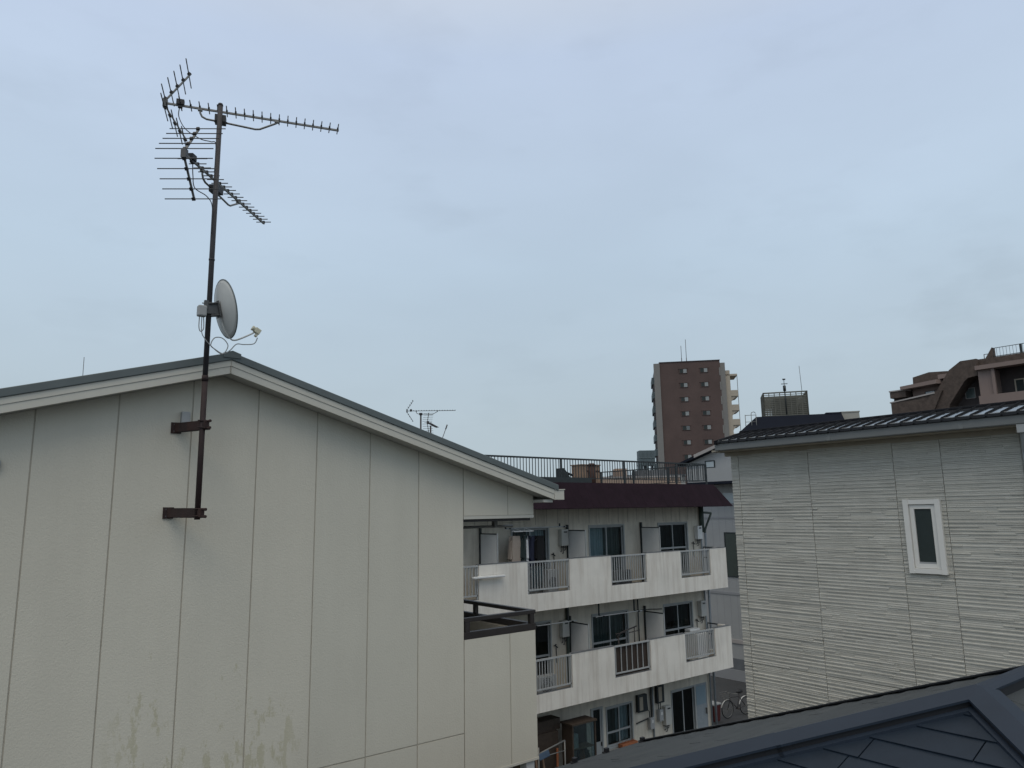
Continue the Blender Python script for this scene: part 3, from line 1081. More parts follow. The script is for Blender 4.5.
# ================================================================== apartment block
YF, YWL = 16.50, 17.50
XA0, XA1 = 7.5, 22.62
apt = thing('apartment_block', (15, 21, GZ), 'three storey apartment block with stained white balconies and a maroon roof band', 'apartment building')
W3 = [(13.60, 15.10, -2.42, -.50), (16.79, 18.46, -2.42, -.50), (20.16, 21.80, -2.42, -.50), (10.3, 11.7, -2.42, -.5)]
W2 = [(13.55, 15.10, -5.12, -3.29), (16.79, 18.48, -5.12, -3.29), (20.24, 21.83, -5.12, -3.29), (10.3, 11.7, -5.12, -3.29)]
W1 = [(16.62, 17.14, -8.0, -6.10), (17.28, 18.50, -7.42, -6.16), (20.42, 21.70, -8.0, -6.15), (21.74, 22.36, -8.0, -6.15)]
m = MB()
cells(m, 'y', YWL, .16, XA0, XA1, -2.52, .03, W3)
cells(m, 'y', YWL, .16, XA0, XA1, -5.24, -2.52, W2)
cells(m, 'y', YWL, .16, 14.2, XA1, GZ, -5.24, W1)
m.box(XA0, 14.2, YWL, YWL+.16, GZ, -5.24)
m.box(XA0, XA1, 26.0, 26.16, GZ, .03)
m.box(XA0, XA0+.16, YWL+.16, 26.0, GZ, .03)
m.box(XA1-.16, XA1, YWL+.16, 26.0, GZ, .03)
for x in (15.86, 19.25, 12.45):
    m.box(x-.06, x+.06, YWL+.16, 20, GZ, .02)
for z in (-.2, -2.9, -5.55):
    m.box(XA0+.16, XA1-.16, YWL+.16, 26, z-.1, z)
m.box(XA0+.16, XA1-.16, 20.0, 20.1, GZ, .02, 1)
# vertical board joints under the eave and a drip line above the windows
for i in range(34):
    x = 8.2+i*.455
    if x < XA1-.1:
        m.box(x-.006, x+.006, YWL-.004, YWL, -.44, .03, 2)
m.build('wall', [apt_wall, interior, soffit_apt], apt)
# floors and balcony fronts
GAPS = [(10.05, 11.72), (13.41, 15.02), (16.76, 18.40), (20.11, 21.72)]
for lv, (zb, zc, zt) in enumerate(((-2.82, -2.335, -1.43), (-5.54, -5.05, -4.13))):
    m = MB()
    XE = 22.64
    cells(m, 'y', YF, .12, XA0, XE, zb, zt, [(a, b, zc, zt+.1) for a, b in GAPS])
    m.box(XE-.10, XE, YF+.12, YF+.5, zb, zt-.0)
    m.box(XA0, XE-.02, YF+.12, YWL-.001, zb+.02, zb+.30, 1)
    m.box(XE-.10, XE, YF+.5, YWL-.001, zb+.0, zc, 0)
    edges = [XA0] + [q for g_ in GAPS for q in g_] + [XE]
    for a_, b_c in zip(edges[::2], edges[1::2]):
        m.box(a_-.004, b_c+.004, YF-.008, YF+.128, zt+.0005, zt+.018, 2)
    for a_, b_c in GAPS:
        m.box(a_+.002, b_c-.002, YF+.004, YF+.116, zc+.0005, zc+.006, 2)
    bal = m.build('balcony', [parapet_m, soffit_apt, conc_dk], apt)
    for gi, (a, b) in enumerate(GAPS):
        r = MB()
        ya = YF+.03
        ztop = zt-.015
        r.box(a-.02, b+.02, ya-.01, ya+.045, ztop-.035, ztop+.012)
        zbot = zc+.085
        r.box(a+.02, b-.02, ya, ya+.035, zbot, zbot+.04)
        screen = (lv == 1 and gi == 2)
        n = 7 if screen else 15
        for i in range(n):
            x = a+.09+(b-a-.18)*i/(n-1)
            r.box(x-.011, x+.011, ya+.006, ya+.028, zbot+.04, ztop-.035)
        for x in (a+.02, b-.05):
            r.box(x, x+.03, ya, ya+.035, zc, ztop-.035)
        ro = r.build('railing', rail_m, apt)
        if screen:
            ro['label'] = 'railing backed by a dark brown screen'
            q = MB()
            for i in range(16):
                x = a+.03+(b-a-.06)*i/16
                q.box(x+.003, x+(b-a-.06)/16-.003, ya+.06, ya+.075, zc+.02, ztop-.04)
            q.build('screen', brown_board, ro)
    # side handrail at the end of the balcony
    r = MB()
    r.box(XE-.07, XE-.03, YF+.5, YWL, zt-.03, zt+.01)
    r.box(XE-.07, XE-.03, YF+.5, YWL, zt-.40, zt-.36)
    for yy in (YF+.5, YWL-.045):
        r.box(XE-.069, XE-.031, yy, yy+.04, zc, zt-.03)
    r.build('end_handrail', rail_dark, apt)
# partitions between flats
for x in (12.45, 15.83, 19.25):
    for z0, z1 in ((-2.50, -.62), (-5.22, -3.40)):
        p_ = MB()
        p_.box(x-.012, x+.012, YF+.14, YWL-.09, z0+.06, z1-.03, 0)
        p_.box(x-.025, x+.025, YWL-.09, YWL-.02, z0, z1+.16, 1)
        p_.box(x-.02, x+.02, YF+.12, YF+.14, z0, z1, 2)
        p_.box(x-.02, x+.02, YF+.14, YWL-.09, z1-.03, z1, 1)
        p_.build('partition', [partition_m, rail_dark, frame_alu], apt)
# windows
sliding_window(apt, *W3[0][:2], *W3[0][2:], YWL, (curtain_dk, curtain_m), midrail=-1.62)
sliding_window(apt, *W3[1][:2], *W3[1][2:], YWL, (curtain_m, curtain_dk))
w3 = sliding_window(apt, *W3[2][:2], *W3[2][2:], YWL, (curtain_dk, curtain_dk), midrail=-1.40, gm=glass_dk)
sliding_window(apt, *W3[3][:2], *W3[3][2:], YWL, (curtain_dk, curtain_dk))
sliding_window(apt, *W2[0][:2], *W2[0][2:], YWL, (None, None), midrail=-4.30, gm=glass_dk)
sliding_window(apt, *W2[1][:2], *W2[1][2:], YWL, (curtain_dk, curtain_dk), midrail=-4.20, gm=glass_m)
sliding_window(apt, *W2[2][:2], *W2[2][2:], YWL, (None, curtain_dk), midrail=-4.18, gm=glass_dk)
sliding_window(apt, *W2[3][:2], *W2[3][2:], YWL, (curtain_dk, curtain_dk))
sliding_window(apt, *W1[1][:2], *W1[1][2:], YWL, (curtain_dk, curtain_m), midrail=-6.95, gm=glass_m)
big = sliding_window(apt, *W1[2][:2], *W1[2][2:], YWL, (None, None), gm=glass_dk)
# ground floor doors
d = MB()
x0, x1, z0, z1 = W1[0]
for a, b, zz0, zz1 in ((x0, x0+.06, z0, z1), (x1-.06, x1, z0, z1), (x0+.06, x1-.06, z1-.06, z1)):
    d.box(a, b, YWL-.02, YWL+.08, zz0, zz1)
d.box(x0+.06, x1-.06, YWL+.0, YWL+.05, z0, -7.12)
d.box(x0+.06, x0+.12, YWL+.0, YWL+.05, -7.12, z1-.06); d.box(x1-.12, x1-.06, YWL+.0, YWL+.05, -7.12, z1-.06)
door = d.build('door', frame_alu, apt)
d = MB(); d.box(x0+.12, x1-.12, YWL+.02, YWL+.03, -7.12, z1-.06); d.build('pane', glass_dk, door)
d = MB(); d.box(x1-.11, x1-.075, YWL-.03, YWL-.0, -7.25, -7.13); d.build('handle', black_plastic, door)
d = MB()
x0, x1, z0, z1 = W1[3]
d.box(x0, x1, YWL+.01, YWL+.05, z0, z1)
d.box(x0+.03, x1-.08, YWL+.002, YWL+.01, -6.85, z1-.08, 1)
door = d.build('door', [pipe_grey, mat('blue_grey_panel', (.20, .27, .31), .5, .06, 3)], apt)
door['label'] = 'pale blue grey door'
d = MB(); d.box(x1-.10, x1-.07, YWL-.05, YWL+.009, -7.2, -7.0); d.build('handle', alu, door)
# mansard roof band: a frustum with flat top
m = MB()
b0, b1 = (7.2, 22.97), (16.30, 26.5)
m.hexa([(b0[0], b1[0], .045), (b0[1], b1[0], .045), (b0[1], b1[1], .045), (b0[0], b1[1], .045),
        (b0[0]+.47, b1[0]+.45, .83), (b0[1]-.47, b1[0]+.45, .83), (b0[1]-.47, b1[1]-.45, .83), (b0[0]+.47, b1[1]-.45, .83)])
m.box(b0[0]-.01, b0[1]+.01, b1[0]-.01, b1[1]+.01, .031, .044)
mans = m.build('mansard_roof', mansard_m, apt)
m = MB()
for i in range(46):
    t_ = i/45
    xa = 7.35+i*.343
    xb = xa+.0
    if xa > 22.6: break
    m.hexa([(xa, 16.298, .046), (xa+.012, 16.298, .046), (xa+.012, 16.31, .046), (xa, 16.31, .046),
            (xa, 16.746, .828), (xa+.012, 16.746, .828), (xa+.012, 16.758, .828), (xa, 16.758, .828)])
m.build('seams', mansard_m, mans)
m = MB()
m.box(7.8, 16.35, 16.80, 16.95, .831, .99)
m.build('upstand', rail_dark, apt)
# roof railing
RY, RXE = 16.98, 22.42
m = MB()
m.box(8.0, RXE, RY-.025, RY+.025, 1.55, 1.60)
m.box(8.0, RXE, RY-.012, RY+.012, .96, .985)
x = 8.05
while x < RXE:
    m.box(x-.009, x+.009, RY-.009, RY+.009, .985, 1.55)
    x += .118
for x in (9.6, 12.4, 15.22, 18.04, 20.7, 22.40):
    m.box(x-.028, x+.028, RY-.024, RY+.024, .831, 1.55)
m.build('roof_railing', rail_dark, apt)
m = MB()
m.box(RXE-.02, RXE+.02, RY+.03, 22.5, 1.545, 1.585)
m.box(RXE-.012, RXE+.012, RY+.03, 22.5, .96, .985)
y = RY+.12
while y < 22.5:
    m.box(RXE-.008, RXE+.008, y-.008, y+.008, .985, 1.545)
    y += .135
for y in (18.8, 20.6, 22.46):
    m.box(RXE-.03, RXE+.03, y-.03, y+.03, .831, 1.545)
m.build('roof_railing', rail_dark, apt)
# rainwater pipes at the right-hand end
m = MB()
m.tube([(22.55, 17.42, .03), (22.55, 17.42, -.9)], .09, 10)
m.tube(smooth([(22.60, 17.42, -.18), (23.05, 17.42, -.20), (23.10, 17.42, -.26), (22.74, 17.42, -.78), (22.71, 17.42, -.95)], 5), .04, 10)
m.tube([(22.71, 17.42, -.93), (22.71, 17.42, GZ)], .042, 10, 1)
m.tube([(22.50, 17.44, -.9), (22.50, 17.44, GZ)], .03, 10, 1)
m.build('downpipe', [pipe_green, pipe_grey], apt)
m = MB()
m.tube([(15.72, 17.44, -2.84), (15.72, 17.44, -5.3)], .055, 10)
m.build('drainpipe', pipe_green, apt)
m = MB()
m.tube([(18.90, 17.43, -3.0), (18.90, 17.43, -5.2)], .022, 8)
m.tube([(19.0, 17.43, -3.36), (19.6, 17.43, -3.38), (20.1, 17.43, -3.42)], .016, 8)
m.build('drainpipe', rail_dark, apt)

# ------------------------------------------------------------------ things on the balconies
def water_heater(x0, x1, z0, z1, label, mm, y=YWL-.002):
    t = thing('water_heater', ((x0+x1)/2, y, z0), label, 'water heater', 'water heaters on the apartment walls')
    dpt = .17
    b = MB(); b.box(x0, x1, y-dpt, y, z0, z1); b.build('casing', mm, t, bevel=.012)
    b = MB(); b.box(x0+(x1-x0)*.32, x1-(x1-x0)*.22, y-dpt-.012, y-dpt-.001, z1-.10, z1-.06); b.build('exhaust_grille', black_plastic, t)
    b = MB()
    for fx, ln in ((.25, .16), (.5, .22), (.75, .13)):
        xx = x0+(x1-x0)*fx
        b.tube(smooth([(xx, y-.08, z0-.001), (xx, y-.08, z0-ln*.6), (xx+.02, y-.05, z0-ln), (xx+.02, y+.0, z0-ln-.02)], 4), .013, 6)
        b.box(xx-.02, xx+.02, y-.10, y-.06, z0-.06, z0-.03)
    b.build('pipes', alu_dark, t)
    return t
water_heater(15.48, 15.77, -1.10, -.60, 'cream water heater on the top floor wall right of the hanging clothes', heater_m)
water_heater(22.17, 22.44, -1.14, -.66, 'white water heater on the top floor wall beside the green downpipe', heater_w)
water_heater(15.42, 15.70, -3.82, -3.34, 'cream water heater on the middle floor above the leftmost railing', heater_m)
water_heater(22.12, 22.40, -3.87, -3.33, 'cream water heater on the middle floor at the right end wall', heater_m)
water_heater(19.92, 20.22, -7.15, -6.55, 'grey water heater on the ground floor wall beside gas meters', heater_m)
# loose taps and valves on the walls
for (x, z, lb) in ((15.2, -1.35, 'small dark tap on the top floor wall below the cream heater'), (22.0, -1.27, 'small dark tap on the wall left of the white heater'), (15.2, -4.05, 'dark valve cluster on the middle floor wall above the left railing'), (21.95, -3.98, 'dark tap on the middle floor wall beside the end heater')):
    b = MB()
    b.tube([(x, YWL, z), (x, YWL-.10, z), (x+.03, YWL-.13, z-.05)], .018, 8)
    b.tube([(x-.03, YWL-.08, z+.04), (x+.03, YWL-.08, z+.04)], .013, 8)
    b.tube([(x, YWL-.08, z), (x, YWL-.08, z+.04)], .01, 8)
    b.tube([(x+.06, YWL-.03, z-.02), (x+.06, YWL-.03, z-.5)], .012, 8)
    tag(b.build('water_tap', rail_dark), lb, 'tap', 'taps on the apartment walls')
# gas meters
for (x, z, lb) in ((19.28, -7.15, 'grey gas meter low on the ground floor wall, left one of two'), (19.74, -6.98, 'grey gas meter touching the ground floor water heater')):
    t = thing('gas_meter', (x, YWL-.08, z), lb, 'gas meter', 'gas meters on the ground floor wall')
    b = MB(); b.box(x-.10, x+.10, YWL-.15, YWL-.002, z, z+.36); b.build('casing', grey_plastic, t, bevel=.02)
    b = MB(); b.box(x-.05, x+.05, YWL-.158, YWL-.1505, z+.2, z+.29); b.build('dial', white_paint, t)
    b = MB()
    b.tube(smooth([(x-.05, YWL-.07, z+.36), (x-.06, YWL-.07, z+.55), (x-.10, YWL-.05, z+.62), (x-.12, YWL-.04, z+1.0)], 4), .014, 6)
    b.tube([(x+.05, YWL-.07, z+.36), (x+.05, YWL-.07, z+1.3)], .014, 6)
    b.build('pipes', rail_dark, t)
# electric meter boxes
for (x0, x1, z0, z1, lb) in ((18.66, 19.1, -6.55, -6.02, 'dark framed meter cabinet high on the ground floor wall'), (19.6, 19.95, -6.42, -5.85, 'black meter cabinet under the balcony slab by the water heater')):
    t = thing('meter_cabinet', ((x0+x1)/2, YWL-.06, z0), lb, 'meter box', 'meter cabinets on the ground floor wall')
    b = MB(); b.box(x0, x1, YWL-.12, YWL-.002, z0, z1); b.build('casing', rail_dark, t, bevel=.01)
    b = MB(); b.box(x0+.06, x0+.22, YWL-.128, YWL-.1205, z0+.06, z1-.06); b.build('cover', fascia_m, t)
b = MB()
b.tube([(19.45, YWL-.04, -5.56), (19.45, YWL-.04, -8.1)], .03, 8, 1)
b.tube([(19.35, YWL-.04, -5.56), (19.35, YWL-.04, -6.9)], .018, 8)
b.tube([(18.62, YWL-.04, -6.88), (19.35, YWL-.04, -6.80)], .02, 8)
b.build('drainpipe', [rail_dark, pipe_grey], apt)
b = MB()
b.box(17.75, 18.46, YWL-.22, YWL-.03, -7.44, -7.32)
rndp = random.Random(4)
tr = thing('planter', (18.1, YWL-.12, -7.44), 'orange terracotta planter on the ground floor window ledge', 'planter')
b.build('trough', terracotta, tr, bevel=.01)
b = MB()
for i in range(26):
    x = rndp.uniform(17.78, 18.44); y = YWL-.12+rndp.uniform(-.06, .06)
    h = rndp.uniform(.04, .12)
    b.face([(x-.02, y, -7.33), (x+.02, y+.01, -7.33), (x+rndp.uniform(-.04, .04), y-.02, -7.33+h)])
b.build('plants', terracotta, tr)
b = MB()
b.box(17.28, 18.5, YWL-.25, YWL-.021, -7.47, -7.445)
b.build('window_ledge', conc, apt)

# laundry poles
def lpole(x0, x1, y, z, label):
    b = MB()
    b.tube([(x0, y, z), (x1, y, z)], .016, 8)
    for x in (x0+.05, x1-.05):
        b.tube([(x-.03, y, z), (x-.03, y, z-.03)], .02, 8)
    tag(b.build('laundry_pole', rail_m), label, 'laundry pole', 'laundry poles on the balconies')
def lbracket(x, y, z, top):
    b = MB()
    b.box(x-.018, x+.018, y-.018, y+.018, z, top)
    b.box(x-.012, x+.012, y-.25, y, z-.02, z+.012)
    b.build('pole_hanger', rail_dark, apt)
lpole(13.75, 15.5, 16.78, -3.27, 'thin laundry pole on the middle floor over the leftmost railing')
lpole(16.3, 18.4, 16.78, -3.25, 'thin laundry pole before the middle floor centre window')
lpole(13.0, 15.3, 16.92, -.50, 'laundry pole with clothes on the top floor balcony')
b = MB(); b.box(11.45, 12.5, 16.34, 16.46, -1.78, -1.72); b.box(11.7, 11.8, 16.465, 16.6, -1.78, -1.72)
tag(b.build('folded_rack', partition_m, None, bevel=.02), 'pale folded bar sticking out across the leftmost top floor railing', 'rack')
for x in (13.9, 15.3):
    lbracket(x, 16.95, -3.27, -2.80)
for x in (16.6, 18.2):
    lbracket(x, 16.95, -3.25, -2.80)
for x in (13.1, 15.2):
    lbracket(x, 17.1, -.50, -.40)

# drying stand by the middle window (dark, arms spread above the brown-screened railing)
b = MB()
b.tube([(17.15, 16.75, -3.98), (17.32, 16.75, -3.82), (18.05, 16.75, -3.70)], .022, 8)
b.tube([(17.15, 16.75, -3.98), (17.1, 16.75, -3.84), (17.55, 16.75, -3.83)], .02, 8)
b.tube([(17.95, 16.75, -3.72), (17.95, 16.75, -4.75)], .02, 8)
b.tube([(17.7, 16.75, -3.86), (18.2, 16.75, -3.84)], .014, 8)
b.tube([(17.22, 16.75, -3.95), (17.22, 16.75, -4.75)], .02, 8)
tag(b.build('drying_stand', dark_brown), 'dark folding drying stand behind the brown screened railing', 'drying stand')

# clothes hanging on the top floor pole
def garment(x, y, ztop, w_, h_, mm, label, cat, tilt=0.0, sleeves=True, dep=.07):
    t = thing('hanging_'+cat.replace(' ', '_'), (x, y, ztop-h_), label, cat, 'clothes hanging on the balcony')
    def T_(u, v, dd):
        return (x+u*math.cos(tilt)+dd*math.sin(tilt)*-1, y+u*math.sin(tilt)+dd*math.cos(tilt), ztop+v)
    hw = w_/2
    outl = [(-.05, -.01), (-hw*.75, -.05), (-hw, -.11)]
    if sleeves:
        outl += [(-hw*1.22, -h_*.72), (-hw*.98, -h_*.73), (-hw*.84, -.25)]
    outl += [(-hw*.88, -h_), (-hw*.3, -h_*1.015), (hw*.4, -h_*.99), (hw*.88, -h_)]
    if sleeves:
        outl += [(hw*.84, -.25), (hw*.98, -h_*.73), (hw*1.22, -h_*.72)]
    outl += [(hw, -.11), (hw*.75, -.05), (.05, -.01)]
    b = MB()
    F_ = [b.bm.verts.new(T_(u, v, -dep*(.25+.75*min(1, -v/.25)))) for u, v in outl]
    B_ = [b.bm.verts.new(T_(u, v, dep*(.25+.75*min(1, -v/.25)))) for u, v in outl]
    b.bm.faces.new(F_); b.bm.faces.new(B_[::-1])
    n = len(outl)
    for i in range(n):
        b.bm.faces.new((F_[i], F_[(i+1) % n], B_[(i+1) % n], B_[i]))
    b.build('cloth', mm, t, bevel=.018)
    b = MB()
    b.tube(smooth([T_(-hw*.8, -.055, 0), T_(0, .02, 0), T_(hw*.8, -.055, 0)], 4), .006, 6)
    b.tube(smooth([T_(0, .02, 0), T_(0, .07, 0), T_(.025, .10, 0), T_(0, .13, 0), T_(-.025, .105, 0)], 4), .004, 6)
    b.build('hanger', alu, t)
    return t
garment(13.29, 16.92, -0.79, .40, .80, mat('beige_shirt', (.36, .30, .25), .9, .1, 8), 'beige shirt on a hanger, leftmost of the clothes on the balcony', 'shirt', .15)
garment(13.63, 16.92, -0.78, .30, .78, mat('dark_green_shirt', (.03, .045, .045), .9, .15, 8), 'dark green shirt hanging between the beige and the white one', 'shirt', .5)
garment(13.73, 16.93, -0.79, .22, .80, mat('white_shirt', (.62, .63, .64), .9, .05, 8), 'white shirt hanging edge on between two dark ones', 'shirt', 1.15, True, .035)
garment(13.90, 16.92, -0.80, .34, .80, mat('navy_shirt', (.018, .022, .045), .9, .15, 8), 'navy shirt on a hanger left of the black jacket', 'shirt', .5)
garment(14.20, 16.92, -0.81, .38, .80, mat('black_jacket', (.008, .008, .009), .9, .1, 8), 'black jacket on a hanger, rightmost of the clothes on the balcony', 'jacket', .2)
# clip hanger frame above them
b = MB()
for (x0, x1) in ((13.12, 13.45), (13.5, 13.85)):
    b.box(x0, x1, 16.72, 16.75, -.60, -.575); b.box(x0, x1, 16.80, 16.83, -.60, -.575)
    b.tube([(x0+.02, 16.77, -.58), ((x0+x1)/2, 16.92, -.50), (x1-.02, 16.77, -.58)], .006, 6)
tag(b.build('clip_hanger', white_paint), 'pale plastic clip hanger above the beige shirt', 'clip hanger')

# objects seen through the balcony railings
t = thing('washing_machine', (22.05, 17.1, -5.22), 'pale washing machine behind the right end middle floor railing', 'washing machine')
b = MB(); b.box(21.1, 21.7, 16.78, 17.35, -5.20, -4.28); b.build('casing', heater_w, t, bevel=.03)
b = MB(); b.box(21.13, 21.67, 16.80, 17.33, -4.28, -4.24); b.build('lid', grey_plastic, t, bevel=.01)
b = MB(); b.box(21.13, 21.67, 17.1, 17.33, -4.239, -4.18); b.build('control_panel', partition_m, t)
ORIGIN[t.name]
for (x0, x1, z0, z1, y, lb, gname) in ((14.55, 14.95, -2.52, -1.75, 17.2, 'grey outdoor unit behind the top floor railing below the clothes', 'air_conditioner_unit'), (17.35, 18.1, -2.52, -1.95, 17.15, 'dark outdoor unit behind the centre top floor railing', 'air_conditioner_unit'), (14.0, 14.7, -5.24, -4.70, 17.1, 'grey outdoor unit behind the leftmost middle floor railing', 'air_conditioner_unit')):
    t = thing(gname, ((x0+x1)/2, y, z0), lb, 'air conditioner', 'outdoor units on the balconies')
    b = MB(); b.box(x0, x1, y-.26, y, z0+.04, z1); b.box(x0+.05, x0+.1, y-.25, y-.02, z0, z0+.04); b.box(x1-.1, x1-.05, y-.25, y-.02, z0, z0+.04)
    b.build('casing', alu_dark if 'dark' in lb else grey_plastic, t, bevel=.015)
    b = MB()
    cx, cz, rr = x0+(x1-x0)*.45, (z0+z1)/2+.02, min(x1-x0, z1-z0)*.36
    for k in range(4):
        b.tube([(cx+rr*(k+1)/4*math.cos(a*math.pi/12), y-.268, cz+rr*(k+1)/4*math.sin(a*math.pi/12)) for a in range(24)], .006, 5, closed=True)
    b.build('fan_grille', black_plastic, t)

# ------------------------------------------------------------------ ground floor front: display cabinet, rack, clutter
cab = thing('display_cabinet', (15.3, 16.85, -7.6), 'wooden framed glass display cabinet standing outside the ground floor flats', 'cabinet')
x0, x1, ya, yb, z0, z1 = 14.98, 15.92, 16.55, 17.0, -7.45, -6.12
b = MB()
for x in (x0, x1-.05):
    for y in (ya, yb-.05):
        b.box(x, x+.05, y, y+.05, GZ, z1)
b.box(x0-.03, x1+.03, ya-.03, yb+.03, z1, z1+.05)
b.box(x0+.05, x1-.05, ya+.005, yb-.005, z0, z0+.05)
b.box(x0+.05, x1-.05, yb-.03, yb-.01, z0+.05, z1)
b.box(x0+.005, x0+.02, ya+.05, yb-.05, z0, z1)
b.build('frame', wood_dk, cab)
b = MB()
b.box(x0+.05, x1-.05, ya+.012, ya+.018, z0+.05, z1)
b.build('pane', glass_m, cab)
b = MB()
b.box(x0+.06, x1-.06, ya+.03, yb-.04, -6.8, -6.78)
b.build('shelf', wood_tan, cab)
for (x, z, h, mm, lb, nm, ct) in ((15.12, -7.40, .55, conc, 'pale tall box on the left inside the display cabinet', 'cardboard_box', 'box'), (15.55, -7.40, .50, terracotta, 'red brown jar inside the display cabinet', 'storage_jar', 'jar'), (15.76, -7.40, .44, wood_dk, 'dark jar at the right inside the display cabinet', 'storage_jar', 'jar'), (15.2, -6.78, .38, partition_m, 'grey box on the top shelf of the display cabinet', 'cardboard_box', 'box')):
    b = MB()
    if nm == 'cardboard_box':
        b.box(x-.09, x+.11, 16.66, 16.9, z, z+h)
        b.box(x-.092, x+.112, 16.658, 16.902, z+h-.03, z+h+.004)
        tag(b.build(nm, mm, None, bevel=.005), lb, ct)
    else:
        b.tube([(x, 16.78, z), (x, 16.78, z+h*.1), (x, 16.78, z+h*.7), (x, 16.78, z+h*.85), (x, 16.78, z+h)], [.06, .085, .09, .06, .065], 14)
        tag(b.build(nm, mm), lb, ct)
rack = thing('garden_rack', (14.5, 16.9, GZ), 'metal frame rack crowded with dark tools at the corner of the cream balcony', 'rack')
b = MB()
for x in (13.75, 14.72):
    b.tube([(x, 16.6, GZ), (x, 16.6, -6.45)], .022, 8)
b.tube([(13.75, 16.6, -6.62), (14.72, 16.6, -6.45)], .022, 8)
b.tube([(13.75, 16.6, -6.72), (14.72, 16.6, -6.72)], .015, 8)
b.build('frame', alu, rack)
b = MB()
b.box(13.4, 14.75, 16.9, 17.3, GZ, -6.25)
b.box(14.0, 14.92, 17.0, 17.4, -6.249, -5.95)
b.build('shelving', wood_dk, rack)
for i, (x, lean, mm, lb) in enumerate(((13.9, .10, wood_tan, 'pale wooden board leaning in the dark rack, left one'), (14.2, .16, wood_tan, 'tan plank leaning steeply in the dark rack'), (14.5, -.12, terracotta, 'red brown plank leaning at the right of the rack'))):
    b = MB()
    b.hexa([(x, 16.68, GZ), (x+.05, 16.68, GZ), (x+.05, 16.72, GZ), (x, 16.72, GZ), (x-lean, 16.82, -6.7), (x-lean+.05, 16.82, -6.7), (x-lean+.05, 16.86, -6.7), (x-lean, 16.86, -6.7)])
    tag(b.build('plank', mm), lb, 'plank', 'planks leaning in the rack')
b = MB()
b.hexa([(13.75, 16.55, -6.80), (14.15, 16.55, -6.74), (14.15, 16.65, -6.74), (13.75, 16.65, -6.80), (13.75, 16.57, -6.61), (14.1, 16.57, -6.55), (14.1, 16.63, -6.55), (13.75, 16.63, -6.61)])
tag(b.build('cloth_bundle', mat('blue_cloth', (.07, .11, .17), .9, .15, 8), None, bevel=.03), 'blue cloth draped over the metal frame rack', 'cloth')

# ------------------------------------------------------------------ bicycle
def bicycle(x0, y0, x1, y1, label):
    """front wheel at (x0,y0), rear at (x1,y1), ground level"""
    t = thing('bicycle', ((x0+x1)/2, (y0+y1)/2, GZ), label, 'bicycle')
    f_ = Vector((x0, y0, GZ+.34)); r_ = Vector((x1, y1, GZ+.34))
    dd = (f_-r_).normalized(); pp = Vector((-dd.y, dd.x, 0))
    for c in (f_, r_):
        b = MB()
        b.tube([c+dd*.32*math.cos(a*math.pi/16)+up*.32*math.sin(a*math.pi/16) for a in range(32)], .020, 6, closed=True)
        wh = b.build('wheel', black_plastic, t)
        b = MB()
        b.tube([c+dd*.295*math.cos(a*math.pi/16)+up*.295*math.sin(a*math.pi/16) for a in range(32)], .011, 6, closed=True)
        for k in range(14):
            a = k*math.pi/7
            b.tube([c+pp*.02*(-1)**k, c+dd*.29*math.cos(a)+up*.29*math.sin(a)], .0025, 4)
        b.tube([c-pp*.05, c+pp*.05], .02, 8)
        b.build('rim', alu, wh)
    bb = r_+dd*.46-up*.06
    st_ = r_+dd*.34+up*.46
    hd = f_-dd*.16+up*.42
    b = MB()
    for a, c in ((bb, st_), (bb, hd-up*.1), (st_-up*.08, hd), (bb, r_), (st_-up*.1, r_)):
        b.tube([a, c], .018, 8)
    b.tube([f_, hd-up*.1, hd+up*.14], .017, 8)
    b.tube([bb-pp*.09, bb+pp*.09], .028, 8)
    b.build('frame', pole_grey, t)
    for c in (f_, r_):
        b = MB()
        for s in range(10):
            a0 = rad(10+s*15.5) if c is r_ else rad(20+s*14)
            a1 = a0+rad(16)
            sg = -1 if c is r_ else 1
            P = []
            for a in (a0, a1):
                for q in (-.026, .026):
                    P.append(c+dd*sg*-.36*math.cos(math.pi-a)*-1+up*.36*math.sin(a)+pp*q) if False else P.append(c-dd*.36*math.cos(a)*(1)+up*.36*math.sin(a)+pp*q)
            b.face([P[0], P[1], P[3], P[2]])
        b.build('mudguard', white_paint, t)
    b = MB()
    b.tube(smooth([hd+up*.16-pp*.27-dd*.14, hd+up*.17-pp*.2, hd+up*.15, hd+up*.17+pp*.2, hd+up*.16+pp*.27-dd*.14]), .013, 8)
    b.build('handlebar', alu, t)
    b = MB()
    b.tube([st_+up*.10-dd*.14, st_+up*.11-dd*.05, st_+up*.11+dd*.1, st_+up*.10+dd*.15], [.075, .085, .04, .02], 10)
    b.tube([st_, st_+up*.1], .013, 8)
    b.build('saddle', black_plastic, t)
    b = MB()
    bc = f_+dd*.08+up*.50
    for zz in (-.12, -.04, .04, .12):
        w2 = .13+.02*zz/.12
        b.tube([bc+dd*w2*sx+pp*w2*1.1*sy+up*zz for sx, sy in ((-1, -1), (1, -1), (1, 1), (-1, 1))], .006, 5, closed=True)
    for sx in (-1, -.33, .33, 1):
        for sy in (-1, 1):
            b.tube([bc+dd*.11*sx+pp*.13*sy-up*.12, bc+dd*.15*sx+pp*.16*sy+up*.12], .004, 4)
    b.build('basket', alu, t)
    return t
bicycle(25.25, 18.80, 26.28, 18.70, 'bicycle with white mudguards parked in the alley beside the right house')
t = thing('storage_bin', (24.6, 18.98, GZ), 'red bin with pale lid left of the parked bicycle', 'bin')
b = MB(); b.hexa([(24.42, 18.82, GZ), (24.78, 18.82, GZ), (24.78, 19.14, GZ), (24.42, 19.14, GZ), (24.38, 18.79, GZ+.6), (24.82, 18.79, GZ+.6), (24.82, 19.17, GZ+.6), (24.38, 19.17, GZ+.6)])
b.build('body', mat('red_plastic', (.08, .018, .017), .5, .1, 4), t, bevel=.02)
